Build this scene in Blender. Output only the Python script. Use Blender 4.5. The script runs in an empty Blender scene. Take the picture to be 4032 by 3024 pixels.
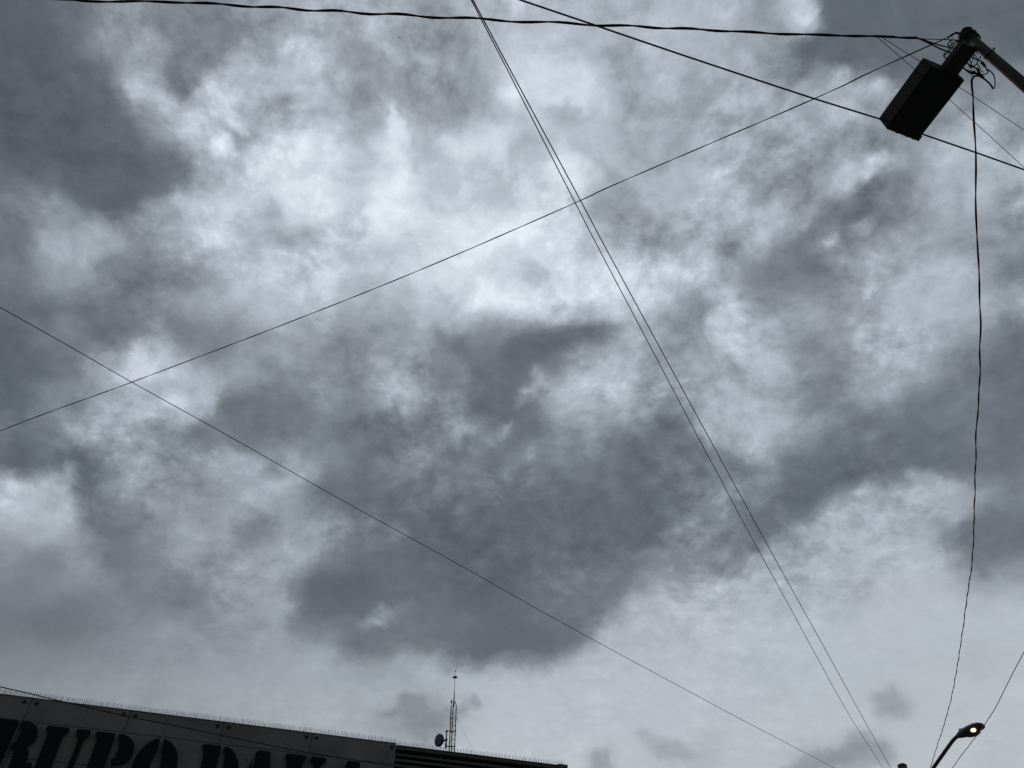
import bpy, bmesh, math, random
from mathutils import Vector, Matrix

random.seed(7)
SC = bpy.context.scene
COL = SC.collection

# ------------------------------------------------------------------ camera
CAM_H = 1.6
FOC = 3028.0                       # focal length in photo pixels (4032 x 3024)
PITCH = math.radians(45.6)
ROLL = math.asin(-0.0152)
F_ = Vector((0, math.cos(PITCH), math.sin(PITCH)))
R0 = Vector((1, 0, 0)); U0 = Vector((0, -math.sin(PITCH), math.cos(PITCH)))
R_ = R0 * math.cos(ROLL) + U0 * math.sin(ROLL)
U_ = -R0 * math.sin(ROLL) + U0 * math.cos(ROLL)
cam_d = bpy.data.cameras.new('camera')
cam = bpy.data.objects.new('camera', cam_d); COL.objects.link(cam)
cam.matrix_world = Matrix(((R_.x, U_.x, -F_.x, 0), (R_.y, U_.y, -F_.y, 0), (R_.z, U_.z, -F_.z, CAM_H), (0, 0, 0, 1)))
cam_d.sensor_fit = 'HORIZONTAL'; cam_d.sensor_width = 36.0
cam_d.lens = 36.0 * FOC / 4032.0
cam_d.clip_start = 0.05; cam_d.clip_end = 6000
SC.camera = cam
SC.view_settings.view_transform = 'Standard'
SC.view_settings.look = 'None'
SC.view_settings.gamma = 1
SC.view_settings.use_curve_mapping = False
SC.view_settings.exposure = 0
SC.cycles.use_denoising = False
SC.cycles.max_bounces = 4
SC.cycles.use_adaptive_sampling = True
SC.cycles.adaptive_threshold = 0.006
SC.cycles.adaptive_min_samples = 24


def ray(x, y):
    return F_ + R_ * ((x - 2016) / FOC) + U_ * ((1512 - y) / FOC)


def at_h(x, y, z):
    """point at world height z that is seen in direction (x, y)"""
    d = ray(x, y)
    return d * ((z - CAM_H) / d.z) + Vector((0, 0, CAM_H))


def at_hd(x, y, hd):
    """point at horizontal distance hd"""
    d = ray(x, y)
    return d * (hd / math.hypot(d.x, d.y)) + Vector((0, 0, CAM_H))


def at_slant(x, y, r):
    return ray(x, y).normalized() * r + Vector((0, 0, CAM_H))


# ------------------------------------------------------------------ sky: the layout of the overcast
# cloud brightness, estimated on a grid and resampled below to azimuth / elevation rows of the sky
B_ROWS = [
 [98,108,122,138,135,126,138,158,165,178, 166,163,164,174,190,198,190,180,172,185, 188,180,155,205,112,107,104,102,98,92],
 [90,102,118,138,152,124,138,178,202,175, 150,168,160,150,185,208,200,186,172,182, 168,158,165,130,116,112,115,118,120,108],
 [88,98,112,132,158,132,185,178,192,186, 136,146,160,155,192,220,210,200,172,186, 167,165,160,150,158,175,145,140,142,135],
 [86,92,104,130,165,172,205,186,172,182, 150,175,150,150,182,200,182,198,175,165, 160,165,168,160,172,162,152,152,152,150],
 [86,90,102,128,135,165,200,195,215,215, 188,215,178,200,215,188,208,195,168,160, 165,168,160,155,168,155,152,165,188,165],
 [105,106,98,102,116,145,180,208,225,222, 196,215,200,200,202,200,225,195,178,170, 190,185,165,160,172,200,150,160,178,178],
 [116,136,126,114,145,185,208,204,215,212, 210,232,216,205,200,218,225,175,162,175, 182,188,185,172,140,122,140,165,172,162],
 [112,150,168,160,148,182,198,182,192,195, 212,212,205,225,228,232,212,192,158,162, 168,158,180,150,138,130,148,152,150,140],
 [118,150,155,132,130,146,182,200,196,208, 190,202,225,222,222,200,222,208,202,215, 185,160,150,126,126,160,165,182,172,128],
 [110,114,118,125,138,146,168,188,190,198, 172,182,195,202,218,220,212,202,210,182, 155,182,148,150,138,152,185,190,172,160],
 [98,122,118,120,148,124,136,156,165,152, 143,150,148,128,138,120,116,130,155,160, 150,192,165,150,145,172,168,170,152,122],
 [98,110,132,180,215,178,150,145,148,145, 146,162,138,122,116,115,142,172,165,152, 162,155,182,148,145,175,170,148,125,108],
 [105,128,148,178,208,212,160,138,124,145, 128,148,140,132,108,125,160,172,165,158, 162,182,172,145,140,150,142,124,128,110],
 [112,128,165,158,150,150,132,115,116,130, 118,114,120,148,112,114,140,148,152,125, 155,168,178,148,126,128,120,124,122,112],
 [110,116,108,148,148,140,162,168,160,140, 114,128,150,125,118,148,138,130,120,118, 118,128,150,120,106,108,118,114,110,114],
 [188,165,118,128,142,145,145,172,152,114, 114,114,112,114,120,112,108,108,108,112, 140,135,118,105,135,168,165,165,150,125],
 [165,172,120,122,140,152,150,128,150,150, 132,130,106,98,98,100,102,102,106,114, 158,112,112,142,155,140,162,148,112,104],
 [140,132,145,120,142,156,148,152,165,145, 115,104,112,99,98,98,98,102,112,128, 116,118,125,125,150,170,178,168,125,132],
 [124,130,128,126,120,124,148,155,158,116, 100,106,114,100,97,100,112,114,130,142, 160,170,170,155,175,184,188,182,162,172],
 [117,114,120,130,138,140,142,150,152,118, 106,130,118,102,102,106,112,124,150,168, 182,186,188,190,190,190,190,190,186,190],
 [126,128,132,138,143,142,150,154,156,158, 122,118,120,110,108,112,130,165,184,190, 190,191,192,193,193,192,192,190,172,188],
 [135,140,144,148,148,154,158,160,164,168, 166,165,162,170,178,180,188,192,193,195, 194,194,194,194,192,185,172,192,190,192],
 [145,148,150,150,152,152,158,162,166,170, 165,152,135,166,184,192,197,200,198,196, 196,192,195,196,194,190,178,190,192,193],
 [148,150,152,152,155,155,160,165,168,171, 170,162,170,188,198,203,204,190,198,178, 168,190,188,168,150,155,192,197,195,190],
]


# single clouds and gaps on top of the grid: x, y, half axes, angle (degrees, clockwise), brightness
FEATURES = [
 (753,401,40,38,0,25),(899,407,75,65,0,34),(966,480,38,50,0,22),(875,583,120,48,38,50),(626,377,65,55,0,25),(559,316,50,45,0,20),(690,470,160,42,42,20),
 (1172,225,65,55,0,30),(1124,152,50,65,0,24),(905,505,95,28,25,-26),(717,340,55,85,0,-16),(605,180,135,36,68,22),(851,150,38,38,0,15),(325,925,70,55,0,20),
 (717,760,65,60,0,20),(778,850,120,50,55,30),(1045,832,62,62,0,-28),(1124,948,190,42,0,-22),(1118,700,160,140,0,14),(450,808,130,65,0,-22),
 (1696,225,65,38,0,30),(1587,206,48,62,0,15),(1544,474,42,105,0,30),(1575,547,65,60,0,20),(2000,365,65,80,0,40),(2219,365,130,36,-10,30),(2316,401,60,60,0,25),
 (2182,407,95,42,0,-30),(2255,450,105,36,0,-20),(1769,559,140,52,20,30),(1927,516,42,42,0,20),(1514,772,95,95,0,28),(1842,911,150,130,0,20),(2213,674,65,60,0,25),
 (2140,815,85,60,0,18),(2225,790,60,60,0,-32),(2055,565,85,80,0,-18),
 (3165,36,42,65,0,10),(3245,60,60,110,0,-16),(3332,304,62,46,0,36),(3235,261,95,52,45,-20),(3405,644,130,46,-25,36),(3332,711,52,32,0,20),(3405,778,210,62,-30,-18),
 (3259,954,46,46,0,25),(3405,881,75,42,-30,20),(2828,644,72,70,0,15),(3842,474,72,70,0,25),(3760,486,50,30,0,15),
 (547,1385,46,75,0,36),(565,1445,130,52,10,20),(687,1573,75,46,0,40),(723,1640,32,32,0,15),(395,1634,62,36,0,25),(851,1555,85,50,-60,26),(955,1603,140,110,0,-14),
 (182,1907,42,42,0,20),(261,1877,50,72,0,22),(120,1870,72,60,0,-20),(328,1860,52,50,0,-18),(36,1932,75,65,0,8),(966,1767,52,22,0,26),(1033,1919,95,72,0,20),
 (1088,1846,95,22,-55,-30),(1154,1646,42,42,0,20),
 (2195,1336,230,46,-10,-26),(2037,1421,95,85,0,-22),(2225,1482,180,36,18,30),(2255,1543,75,60,0,12),(2049,1543,55,26,-30,30),(1757,1263,95,36,65,30),(1781,1409,24,24,0,20),
 (1994,1682,62,22,90,26),(1909,1749,95,40,-30,20),(1848,1731,52,52,0,-15),(2079,1792,32,30,0,18),(2012,1865,40,36,0,15),(2590,1281,65,32,0,18),
 (2828,1318,72,95,0,28),(2858,1166,62,62,0,18),(3010,1385,52,50,0,25),(3131,1075,150,62,0,-15),(3314,1081,42,62,20,18),(3630,1099,110,60,-30,12),(3447,1421,125,42,0,20),
 (3393,1336,42,42,0,18),(2828,1579,52,50,0,20),(3387,1932,85,42,0,26),(3235,1986,75,36,-10,28),(3600,1862,160,38,-5,22),(3235,1907,180,60,-20,-20),(3751,1524,140,62,-35,-15),
 (255,2065,60,95,20,20),(365,2137,140,70,60,-22),(1203,2180,52,62,0,24),(1173,2356,62,60,0,12),(1252,2065,42,40,0,18),(1306,2198,65,60,0,-12),(1154,2478,65,52,0,-25),
 (1312,2480,62,42,0,28),(699,2338,160,52,15,-15),(1003,2065,95,52,0,-12),
 (1575,2107,62,26,0,34),(1526,2405,120,32,-25,34),(1368,2490,62,60,0,22),(1666,2247,42,52,0,12),
 (1678,2580,160,30,5,15),
 (2438,2362,120,36,0,-18),(2517,2374,28,26,0,22),(2468,2259,62,60,0,15),(2620,2065,95,52,0,22),
 (3842,2624,100,58,60,-18),
 (2749,2964,115,62,0,-26),(3235,2836,85,26,0,-10),(2992,2824,95,46,0,-9),(3776,2806,62,36,0,-12),
 (2834,2065,42,85,0,15),
]


def _cr(a, b, c, d, t):
    return b + 0.5 * t * (c - a + t * (2 * a - 5 * b + 4 * c - d + t * (3 * (b - c) + d - a)))


def cloud_value(px, py):
    gx = min(max(px / 134.4 - 0.5, 0), 28.999); gy = min(max(py / 126.0 - 0.5, 0), 22.999)
    i, j = int(gx), int(gy); fx, fy = gx - i, gy - j
    cl = lambda v, n: min(max(v, 0), n)
    rows = []
    for dj in (-1, 0, 1, 2):
        r = B_ROWS[cl(j + dj, 23)]
        rows.append(_cr(r[cl(i - 1, 29)], r[i], r[cl(i + 1, 29)], r[cl(i + 2, 29)], fx))
    return _cr(*rows, fy)


def _sharpen(rows, k):
    cl = lambda v, n: min(max(v, 0), n); out = []
    for j in range(24):
        o = []
        for i in range(30):
            m = sum(rows[cl(j + dj, 23)][cl(i + di, 29)] for dj in (-1, 0, 1) for di in (-1, 0, 1)) / 9.0
            o.append(min(max(rows[j][i] + k * (rows[j][i] - m), 84), 240))
        out.append(o)
    return out


B_ROWS = _sharpen(B_ROWS, 0.15)
AZ0, AZ1, NAZ = -72.0, 72.0, 193
EL0, DEL, NEL = 16.0, 0.65, 90


# outlined cloud masses: space, brightness, softness, weight, outline
_S = {'1': (0, 0, 1.6458), '2': (1344, 0, 1.6458), '3': (2688, 0, 1.6458), '4': (0, 1008, 1.6458), '5': (1344, 1008, 1.6458),
      '6': (2688, 1008, 1.6458), 'F': (0, 0, 1 / 1.8228), '7': (0, 2016, 1.6458), '8': (1344, 2016, 1.6458), '9': (2688, 2016, 1.6458)}
MASSES = [
 ('F', 163, 60, .6, [(560,1420),(640,1400),(740,1428),(860,1402),(960,1440),(940,1520),(800,1540),(600,1480)]),
 ('F', 184, 60, .75, [(860,1430),(950,1425),(1060,1435),(1180,1440),(1270,1400),(1330,1320),(1420,1220),(1500,1170),(1600,1200),(1700,1150),(1800,1100),(1900,1080),(2000,1110),(2050,1250),(2100,1300),(2260,1330),(2260,1700),(1050,1700),(1000,1500)]),
 ('F', 135, 50, .75, [(1280,1250),(1330,1180),(1400,1110),(1480,1080),(1580,1100),(1620,1170),(1560,1215),(1480,1225),(1400,1265),(1330,1315),(1290,1330)]),
 ('F', 107, 42, .62, [(620,1250),(660,1235),(700,1225),(735,1170),(740,1130),(790,1090),(830,1060),(900,1020),(960,960),(1040,985),(1120,970),(1200,980),(1290,985),(1380,930),(1440,900),(1480,925),(1520,960),(1545,1010),(1530,1060),(1490,1110),(1450,1140),(1400,1180),(1370,1250),(1330,1290),(1290,1330),(1270,1380),(1230,1400),(1200,1428),(1160,1412),(1120,1425),(1060,1412),(1000,1430),(950,1405),(900,1400),(860,1380),(820,1390),(770,1412),(738,1402),(760,1370),(800,1350),(850,1320),(875,1296),(830,1305),(790,1328),(740,1340),(690,1348),(640,1374),(622,1345),(640,1310),(620,1285)]),
 ('F', 113, 70, .75, [(1572,1150),(1600,1090),(1650,1050),(1720,990),(1800,930),(1880,890),(1950,880),(2050,860),(2100,800),(2240,700),(2240,1010),(2100,1020),(2050,1010),(1960,1012),(1900,1020),(1840,1045),(1780,1060),(1730,1085),(1690,1120),(1650,1150),(1620,1162)]),
 ('F', 96, 110, .75, [(-60,-60),(60,-40),(130,90),(180,140),(230,200),(300,260),(360,300),(400,330),(405,370),(330,395),(290,425),(255,458),(225,430),(180,400),(120,365),(60,345),(-60,340)]),
 ('F', 128, 50, .65, [(330,-20),(470,-20),(500,60),(470,130),(440,180),(425,208),(400,170),(370,110),(340,60)]),
 ('F', 104, 34, .85, [(1768,-30),(2260,-30),(2260,80),(2120,150),(2000,185),(1900,165),(1850,175),(1790,145),(1735,120),(1715,95),(1765,70),(1755,35)]),
 ('F', 108, 40, .65, [(1060,775),(1100,740),(1150,715),(1230,698),(1325,703),(1290,735),(1220,745),(1170,760),(1140,795),(1110,812),(1070,800),(1010,830),(1020,800)]),
 ('F', 116, 50, .65, [(390,930),(440,915),(470,880),(500,850),(560,830),(640,850),(700,880),(740,900),(720,950),(680,985),(640,975),(600,960),(620,1010),(570,1030),(520,980),(480,955),(430,972)]),
 ('F', 120, 42, .70, [(165,1108),(195,1075),(250,1095),(300,1150),(340,1200),(420,1262),(410,1305),(340,1312),(270,1262),(215,1205),(180,1150)]),
 ('F', 170, 45, .55, [(-40,1030),(30,1030),(60,1060),(105,1035),(145,1070),(165,1130),(200,1190),(150,1195),(60,1180),(-40,1150)]),
 ('F', 121, 45, .70, [(1590,600),(1650,560),(1720,520),(1780,470),(1850,410),(1905,375),(1935,400),(1880,460),(1830,510),(1760,550),(1700,580),(1640,620),(1600,642)]),
 ('F', 125, 45, .60, [(1600,592),(1700,568),(1800,578),(1795,618),(1720,640),(1640,625)]),
 ('1', 192, 22, .7, [(840,520),(900,500),(960,560),(1040,560),(1100,640),(1130,720),(1220,770),(1290,850),(1270,870),(1180,800),(1080,750),(980,720),(900,640),(850,580)]),
 ('1', 185, 26, .7, [(1390,440),(1500,360),(1600,340),(1680,250),(1760,220),(1850,200),(1960,250),(1990,360),(1930,420),(1880,540),(1800,520),(1700,420),(1620,430),(1600,520),(1500,520),(1420,520)]),
 ('1', 214, 16, .8, [(1790,260),(1850,220),(1900,260),(1990,350),(1940,400),(1870,340),(1810,310)]),
 ('1', 210, 16, .8, [(1220,660),(1240,620),(1290,640),(1330,560),(1400,550),(1420,600),(1500,600),(1560,680),(1620,760),(1610,830),(1560,820),(1540,770),(1480,750),(1420,700),(1330,700),(1260,690)]),
 ('1', 155, 18, .75, [(1370,780),(1440,810),(1540,830),(1600,860),(1700,890),(1640,930),(1540,980),(1500,940),(1440,870),(1390,830)]),
 ('1', 222, 16, .85, [(1310,920),(1380,900),(1450,940),(1520,1020),(1480,1040),(1400,1010),(1330,960)]),
 ('1', 216, 28, .75, [(1640,960),(1720,910),(1800,940),(1980,850),(2080,900),(2120,980),(2100,1100),(2040,1180),(1960,1220),(1900,1300),(1820,1380),(1780,1300),(1640,1240),(1560,1220),(1540,1180),(1600,1060)]),
 ('1', 172, 16, .75, [(1680,1350),(1740,1320),(1790,1370),(1780,1470),(1700,1450),(1660,1400)]),
 ('1', 165, 22, .75, [(1700,1500),(1800,1530),(2050,1540),(2060,1600),(1900,1620),(1750,1600)]),
 ('1', 197, 22, .75, [(1060,1300),(1150,1220),(1230,1240),(1290,1300),(1330,1400),(1400,1480),(1460,1560),(1500,1640),(1400,1600),(1300,1500),(1230,1400),(1120,1330)]),
 ('1', 168, 32, .65, [(600,1350),(700,1380),(780,1420),(860,1500),(830,1560),(700,1600),(500,1640),(280,1640),(260,1560),(330,1500),(500,1480),(620,1440)]),
 ('1', 160, 22, .75, [(860,150),(920,180),(990,240),(1070,330),(1060,430),(1010,440),(950,360),(900,280)]),
 ('2', 146, 45, .6, [(-100,350),(60,260),(180,280),(300,360),(450,440),(560,500),(700,480),(850,480),(930,560),(900,680),(780,760),(650,730),(540,600),(400,620),(250,600),(100,560),(-50,500)]),
 ('2', 186, 18, .7, [(380,300),(450,310),(520,350),(600,340),(620,380),(560,410),(480,400),(400,370)]),
 ('2', 228, 22, .8, [(1020,600),(1060,540),(1110,520),(1160,560),(1170,640),(1120,700),(1060,680)]),
 ('2', 212, 16, .8, [(1200,480),(1300,430),(1380,440),(1420,500),(1400,560),(1480,580),(1600,560),(1700,570),(1680,620),(1600,640),(1580,700),(1500,690),(1440,620),(1360,600),(1280,560),(1220,540)]),
 ('2', 178, 18, .75, [(1300,640),(1400,640),(1440,700),(1560,720),(1560,760),(1440,780),(1320,740)]),
 ('2', 224, 20, .75, [(270,700),(330,680),(350,760),(420,860),(440,960),(380,1040),(300,960),(290,840)]),
 ('2', 214, 22, .75, [(590,840),(640,880),(720,900),(850,880),(960,800),(1100,810),(1160,860),(1060,900),(960,930),(880,1000),(760,1010),(660,960)]),
 ('2', 228, 38, .7, [(180,1220),(260,1180),(350,1200),(400,1300),(320,1380),(220,1340)]),
 ('2', 222, 38, .55, [(720,1400),(850,1380),(1000,1420),(1200,1360),(1400,1330),(1380,1420),(1250,1500),(1000,1560),(850,1600),(720,1520)]),
 ('2', 182, 20, .7, [(1100,880),(1200,860),(1290,920),(1270,1020),(1180,1050),(1100,960)]),
 ('2', 178, 14, .75, [(1420,1290),(1500,1260),(1580,1290),(1560,1340),(1480,1350),(1420,1330)]),
 ('2', 158, 35, .7, [(1700,1000),(1800,1080),(1880,1150),(1900,1300),(2000,1400),(2212,1500),(2212,1700),(1850,1700),(1750,1500),(1700,1350),(1760,1250),(1700,1120)]),
 ('2', 165, 32, .6, [(1850,800),(1950,720),(2100,740),(2150,830),(2080,930),(1950,950),(1860,900)]),
 ('2', 186, 20, .6, [(960,1060),(1060,1100),(1120,1220),(1020,1300),(900,1290),(860,1200),(900,1110)]),
 ('2', 190, 18, .6, [(440,1040),(560,1060),(640,1120),(600,1200),(500,1190),(430,1120)]),
 ('2', 176, 20, .6, [(0,1330),(120,1320),(180,1420),(120,1540),(0,1560),(-80,1450)]),
 ('2', 192, 18, .6, [(1500,860),(1620,820),(1700,900),(1640,1000),(1540,980)]),
 ('1', 178, 22, .6, [(1650,560),(1780,560),(1860,640),(1840,760),(1740,860),(1660,820),(1680,700)]),
 ('3', 198, 18, .75, [(700,-20),(830,-20),(840,60),(830,130),(780,110),(740,60)]),
 ('3', 196, 20, .75, [(960,500),(1000,450),(1070,440),(1110,480),(1080,530),(1000,540)]),
 ('3', 124, 32, .75, [(800,1500),(850,1400),(950,1330),(1080,1250),(1200,1180),(1330,1110),(1420,1080),(1490,1150),(1480,1230),(1400,1300),(1300,1370),(1180,1400),(1060,1440),(960,1480),(880,1560),(760,1640),(700,1640)]),
 ('3', 204, 12, .8, [(1060,1080),(1130,1060),(1180,1020),(1250,1040),(1310,1060),(1250,1100),(1170,1120),(1100,1190),(1030,1210),(1060,1150)]),
 ('3', 178, 18, .75, [(1100,1500),(1150,1430),(1230,1420),(1240,1470),(1180,1520),(1110,1560)]),
 ('3', 182, 14, .75, [(895,1550),(950,1530),(990,1560),(950,1600),(900,1600)]),
 ('3', 190, 28, .7, [(1750,780),(1860,750),(1960,760),(2000,850),(1960,950),(1860,920),(1760,830)]),
 ('3', 184, 28, .7, [(1950,1000),(2100,920),(2260,900),(2260,1100),(2000,1080)]),
 ('3', 190, 18, .75, [(250,1080),(330,1030),(450,940),(420,1050),(330,1110),(240,1120),(200,1110)]),
 ('4', 166, 40, .7, [(560,640),(860,560),(1000,600),(1200,760),(1420,860),(1440,900),(1380,970),(1330,1000),(1260,1040),(1180,1040),(1080,1000),(960,900),(700,840),(520,740)]),
 ('4', 208, 22, .8, [(730,760),(800,680),(860,590),(900,560),(940,600),(960,680),(1060,620),(1100,680),(1040,740),(960,800),(1060,850),(1190,900),(1200,980),(1120,990),(1060,930),(980,860),(860,800),(780,790)]),
 ('4', 172, 18, .75, [(570,1040),(640,1000),(700,1030),(680,1080),(620,1080)]),
 ('4', 116, 24, .75, [(1320,1050),(1400,980),(1450,900),(1520,860),(1700,880),(1760,960),(1740,1060),(1680,1130),(1550,1180),(1440,1200),(1300,1250),(1180,1230),(1120,1150),(1200,1120),(1260,1100)]),
 ('4', 165, 24, .75, [(1150,1340),(1400,1290),(1520,1230),(1640,1260),(1740,1300),(1700,1400),(1760,1480),(1720,1560),(1600,1540),(1520,1440),(1420,1360),(1280,1380)]),
 ('4', 126, 12, .8, [(1860,1290),(1840,1350),(1760,1440),(1720,1490),(1700,1460),(1780,1370),(1810,1330)]),
 ('4', 176, 26, .65, [(-60,1440),(40,1430),(90,1490),(180,1500),(230,1560),(230,1720),(-60,1720)]),
 ('4', 168, 24, .65, [(280,1440),(330,1440),(400,1440),(440,1360),(500,1440),(500,1500),(430,1560),(330,1600),(280,1540)]),
 ('5', 180, 18, .75, [(1130,880),(1180,850),(1280,790),(1290,740),(1360,780),(1440,800),(1540,750),(1600,700),(1660,760),(1700,820),(1640,860),(1560,940),(1480,930),(1420,860),(1340,820),(1220,900),(1150,910)]),
 ('5', 178, 18, .75, [(600,370),(680,380),(720,440),(740,490),(690,490),(630,430)]),
 ('5', 152, 35, .6, [(200,560),(380,580),(480,680),(470,780),(380,780),(300,760)]),
 ('5', 105, 28, .7, [(870,930),(950,880),(1040,900),(1060,980),(1010,1040),(930,1010)]),
 ('5', 113, 20, .7, [(750,1200),(800,1160),(880,1180),(850,1230),(790,1260)]),
 ('5', 156, 14, .75, [(1050,1080),(1100,1070),(1110,1130),(1070,1160),(1040,1130)]),
 ('5', 150, 18, .7, [(830,1280),(880,1220),(940,1190),(1020,1180),(1000,1230),(930,1260),(860,1300)]),
 ('5', 158, 14, .75, [(1170,1310),(1190,1270),(1250,1240),(1240,1290),(1200,1320)]),
 ('5', 175, 24, .7, [(1800,520),(1900,490),(2050,430),(2110,460),(2000,520),(1900,590),(1820,580)]),
 ('6', 195, 24, .75, [(150,430),(230,400),(330,400),(350,520),(300,600),(230,640),(170,560)]),
 ('6', 188, 20, .7, [(210,230),(300,210),(380,290),(360,340),(280,310)]),
 ('6', 182, 20, .75, [(490,620),(560,590),(640,590),(660,660),(580,700),(510,660)]),
 ('6', 182, 28, .7, [(1110,540),(1200,500),(1300,560),(1240,620),(1300,700),(1400,680),(1350,740),(1200,730),(1120,660)]),
 ('6', 182, 40, .6, [(1350,300),(1450,180),(1600,120),(1720,160),(1740,300),(1640,420),(1480,440),(1380,380)]),
 ('6', 176, 24, .75, [(1100,1540),(1180,1500),(1280,1520),(1400,1440),(1500,1390),(1650,1390),(1700,1440),(1800,1480),(1880,1500),(1880,1700),(880,1700),(950,1600),(1030,1580)]),
 ('8', 158, 14, .85, [(60,760),(130,720),(210,680),(280,630),(350,610),(330,650),(240,690),(160,740),(90,790)]),
 ('F', 116, 30, .6, [(1390,950),(1440,925),(1500,960),(1520,1020),(1500,1080),(1440,1100),(1400,1040)]),
 ('F', 118, 26, .5, [(960,1010),(1030,1000),(1100,1020),(1180,1015),(1150,1050),(1050,1060),(980,1070),(900,1090),(880,1060)]),
 ('F', 116, 22, .5, [(760,1160),(830,1130),(880,1150),(850,1190),(790,1210),(740,1230)]),
 ('F', 97, 34, .5, [(880,1150),(980,1110),(1100,1100),(1180,1160),(1120,1230),(1020,1290),(930,1300),(880,1240)]),
 ('F', 96, 26, .6, [(670,1265),(740,1235),(800,1240),(790,1290),(720,1320),(660,1320)]),
 ('F', 97, 26, .5, [(1000,1380),(1100,1340),(1200,1370),(1180,1410),(1080,1405)]),
 ('F', 117, 24, .5, [(880,1330),(960,1320),(1040,1340),(1000,1370),(900,1380),(840,1375)]),
 ('8', 118, 40, .5, [(0,880),(150,800),(500,830),(700,860),(720,920),(620,950),(500,890),(300,870),(150,920),(20,930)]),
 ('8', 122, 50, .5, [(1200,420),(1500,380),(1700,420),(1720,560),(1600,680),(1400,760),(1250,700)]),
 ('8', 136, 20, .85, [(220,1275),(350,1210),(440,1175),(520,1188),(555,1255),(640,1298),(760,1248),(880,1205),(930,1216),(850,1270),(770,1310),(640,1365),(560,1420),(430,1440),(320,1420),(420,1370),(400,1330),(300,1325)]),
 ('8', 146, 32, .85, [(1550,1700),(1585,1570),(1520,1535),(1640,1500),(1700,1512),(1765,1585),(1810,1700)]),
 ('8', 156, 28, .85, [(1915,1420),(2000,1455),(2100,1470),(2200,1520),(2260,1560),(2240,1620),(2150,1600),(2060,1580),(2000,1520),(1930,1478)]),
 ('9', 142, 30, .9, [(580,1700),(780,1570),(920,1528),(1050,1455),(1150,1395),(1200,1440),(1360,1525),(1330,1572),(1230,1600),(1100,1640),(1000,1700)]),
 ('9', 150, 30, .9, [(1228,1275),(1232,1205),(1285,1150),(1300,1085),(1350,1095),(1385,1160),(1450,1205),(1488,1270),(1445,1322),(1350,1335),(1270,1315)]),
 ('9', 138, 16, .9, [(600,520),(640,480),(700,455),(740,425),(830,420),(795,455),(740,490),(680,510),(640,500)]),
 ('9', 165, 24, .70, [(885,410),(905,370),(960,345),(1010,365),(1060,385),(1000,395),(940,395)]),
 ('9', 116, 36, .80, [(1680,205),(1760,150),(1850,100),(1890,30),(2050,-40),(2260,-40),(2260,200),(2110,225),(2000,310),(2010,400),(1960,455),(1905,415),(1860,335),(1800,285),(1700,262)]),
 ('9', 110, 40, .75, [(235,-10),(500,-60),(820,-60),(760,60),(640,85),(540,128),(430,155),(335,222),(285,185),(305,90)]),
 ('9', 130, 60, .55, [(540,245),(640,172),(760,150),(850,190),(855,262),(760,312),(640,335),(560,302)]),
 ('9', 120, 60, .60, [(-40,220),(120,200),(300,290),(385,370),(300,402),(160,420),(60,492),(-40,485)]),
]


def poly_alpha(px, py, P, soft):
    """0 outside, 1 well inside, softened over the outline"""
    ins = False; dmin = 1e9
    for k in range(len(P)):
        x1, y1 = P[k - 1]; x2, y2 = P[k]
        if (y1 > py) != (y2 > py) and px < (x2 - x1) * (py - y1) / (y2 - y1) + x1: ins = not ins
        dx, dy = x2 - x1, y2 - y1
        t = min(max(((px - x1) * dx + (py - y1) * dy) / (dx * dx + dy * dy), 0), 1)
        dmin = min(dmin, math.hypot(px - x1 - t * dx, py - y1 - t * dy))
    t = min(max(0.5 + (dmin if ins else -dmin) / (2 * soft), 0), 1)
    return t * t * (3 - 2 * t)


def sky_table():
    """brightness at every azimuth (columns) and elevation (rows)"""
    fe = []
    for (x, y, ra, rb, ang, a) in FEATURES:
        fe.append((x, y, math.cos(math.radians(ang)), math.sin(math.radians(ang)), ra * 1.3, rb * 1.3, a * FEAT, max(ra, rb) * 1.3))
    ms = []
    for (sp, val, soft, wt, P) in MASSES:
        ox, oy, sc = _S[sp]; Q_ = [(ox + x / sc, oy + y / sc) for x, y in P]
        ms.append((val, soft, wt, Q_, min(x for x, y in Q_) - soft, max(x for x, y in Q_) + soft, min(y for x, y in Q_) - soft, max(y for x, y in Q_) + soft))
    out = []
    for j in range(NEL):
        e = math.radians(EL0 + j * DEL); row = []
        for i in range(NAZ):
            a = math.radians(AZ0 + (AZ1 - AZ0) * i / (NAZ - 1))
            d = Vector((math.sin(a) * math.cos(e), math.cos(a) * math.cos(e), math.sin(e)))
            k = max(d.dot(F_), 0.15)
            px, py = 2016 + FOC * d.dot(R_) / k, 1512 - FOC * d.dot(U_) / k
            b = cloud_value(px, py)
            for (val, soft, wt, P, x0, x1, y0, y1) in ms:
                if x0 < px < x1 and y0 < py < y1:
                    b += (val - b) * wt * poly_alpha(px, py, P, soft)
            for (x, y, c, s_, ra, rb, am, m) in fe:
                dx, dy = px - x, py - y
                if abs(dx) > m or abs(dy) > m: continue
                r = math.hypot((dx * c + dy * s_) / ra, (-dx * s_ + dy * c) / rb)
                if r < 1:
                    t = min((1 - r) / 0.8, 1); b += am * t * t * (3 - 2 * t)
            if b > 165: b = 165 + (b - 165) * 0.90
            row.append(min(max(b, 82), 228) / 255.0)
        out.append(row)
    return out


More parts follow.
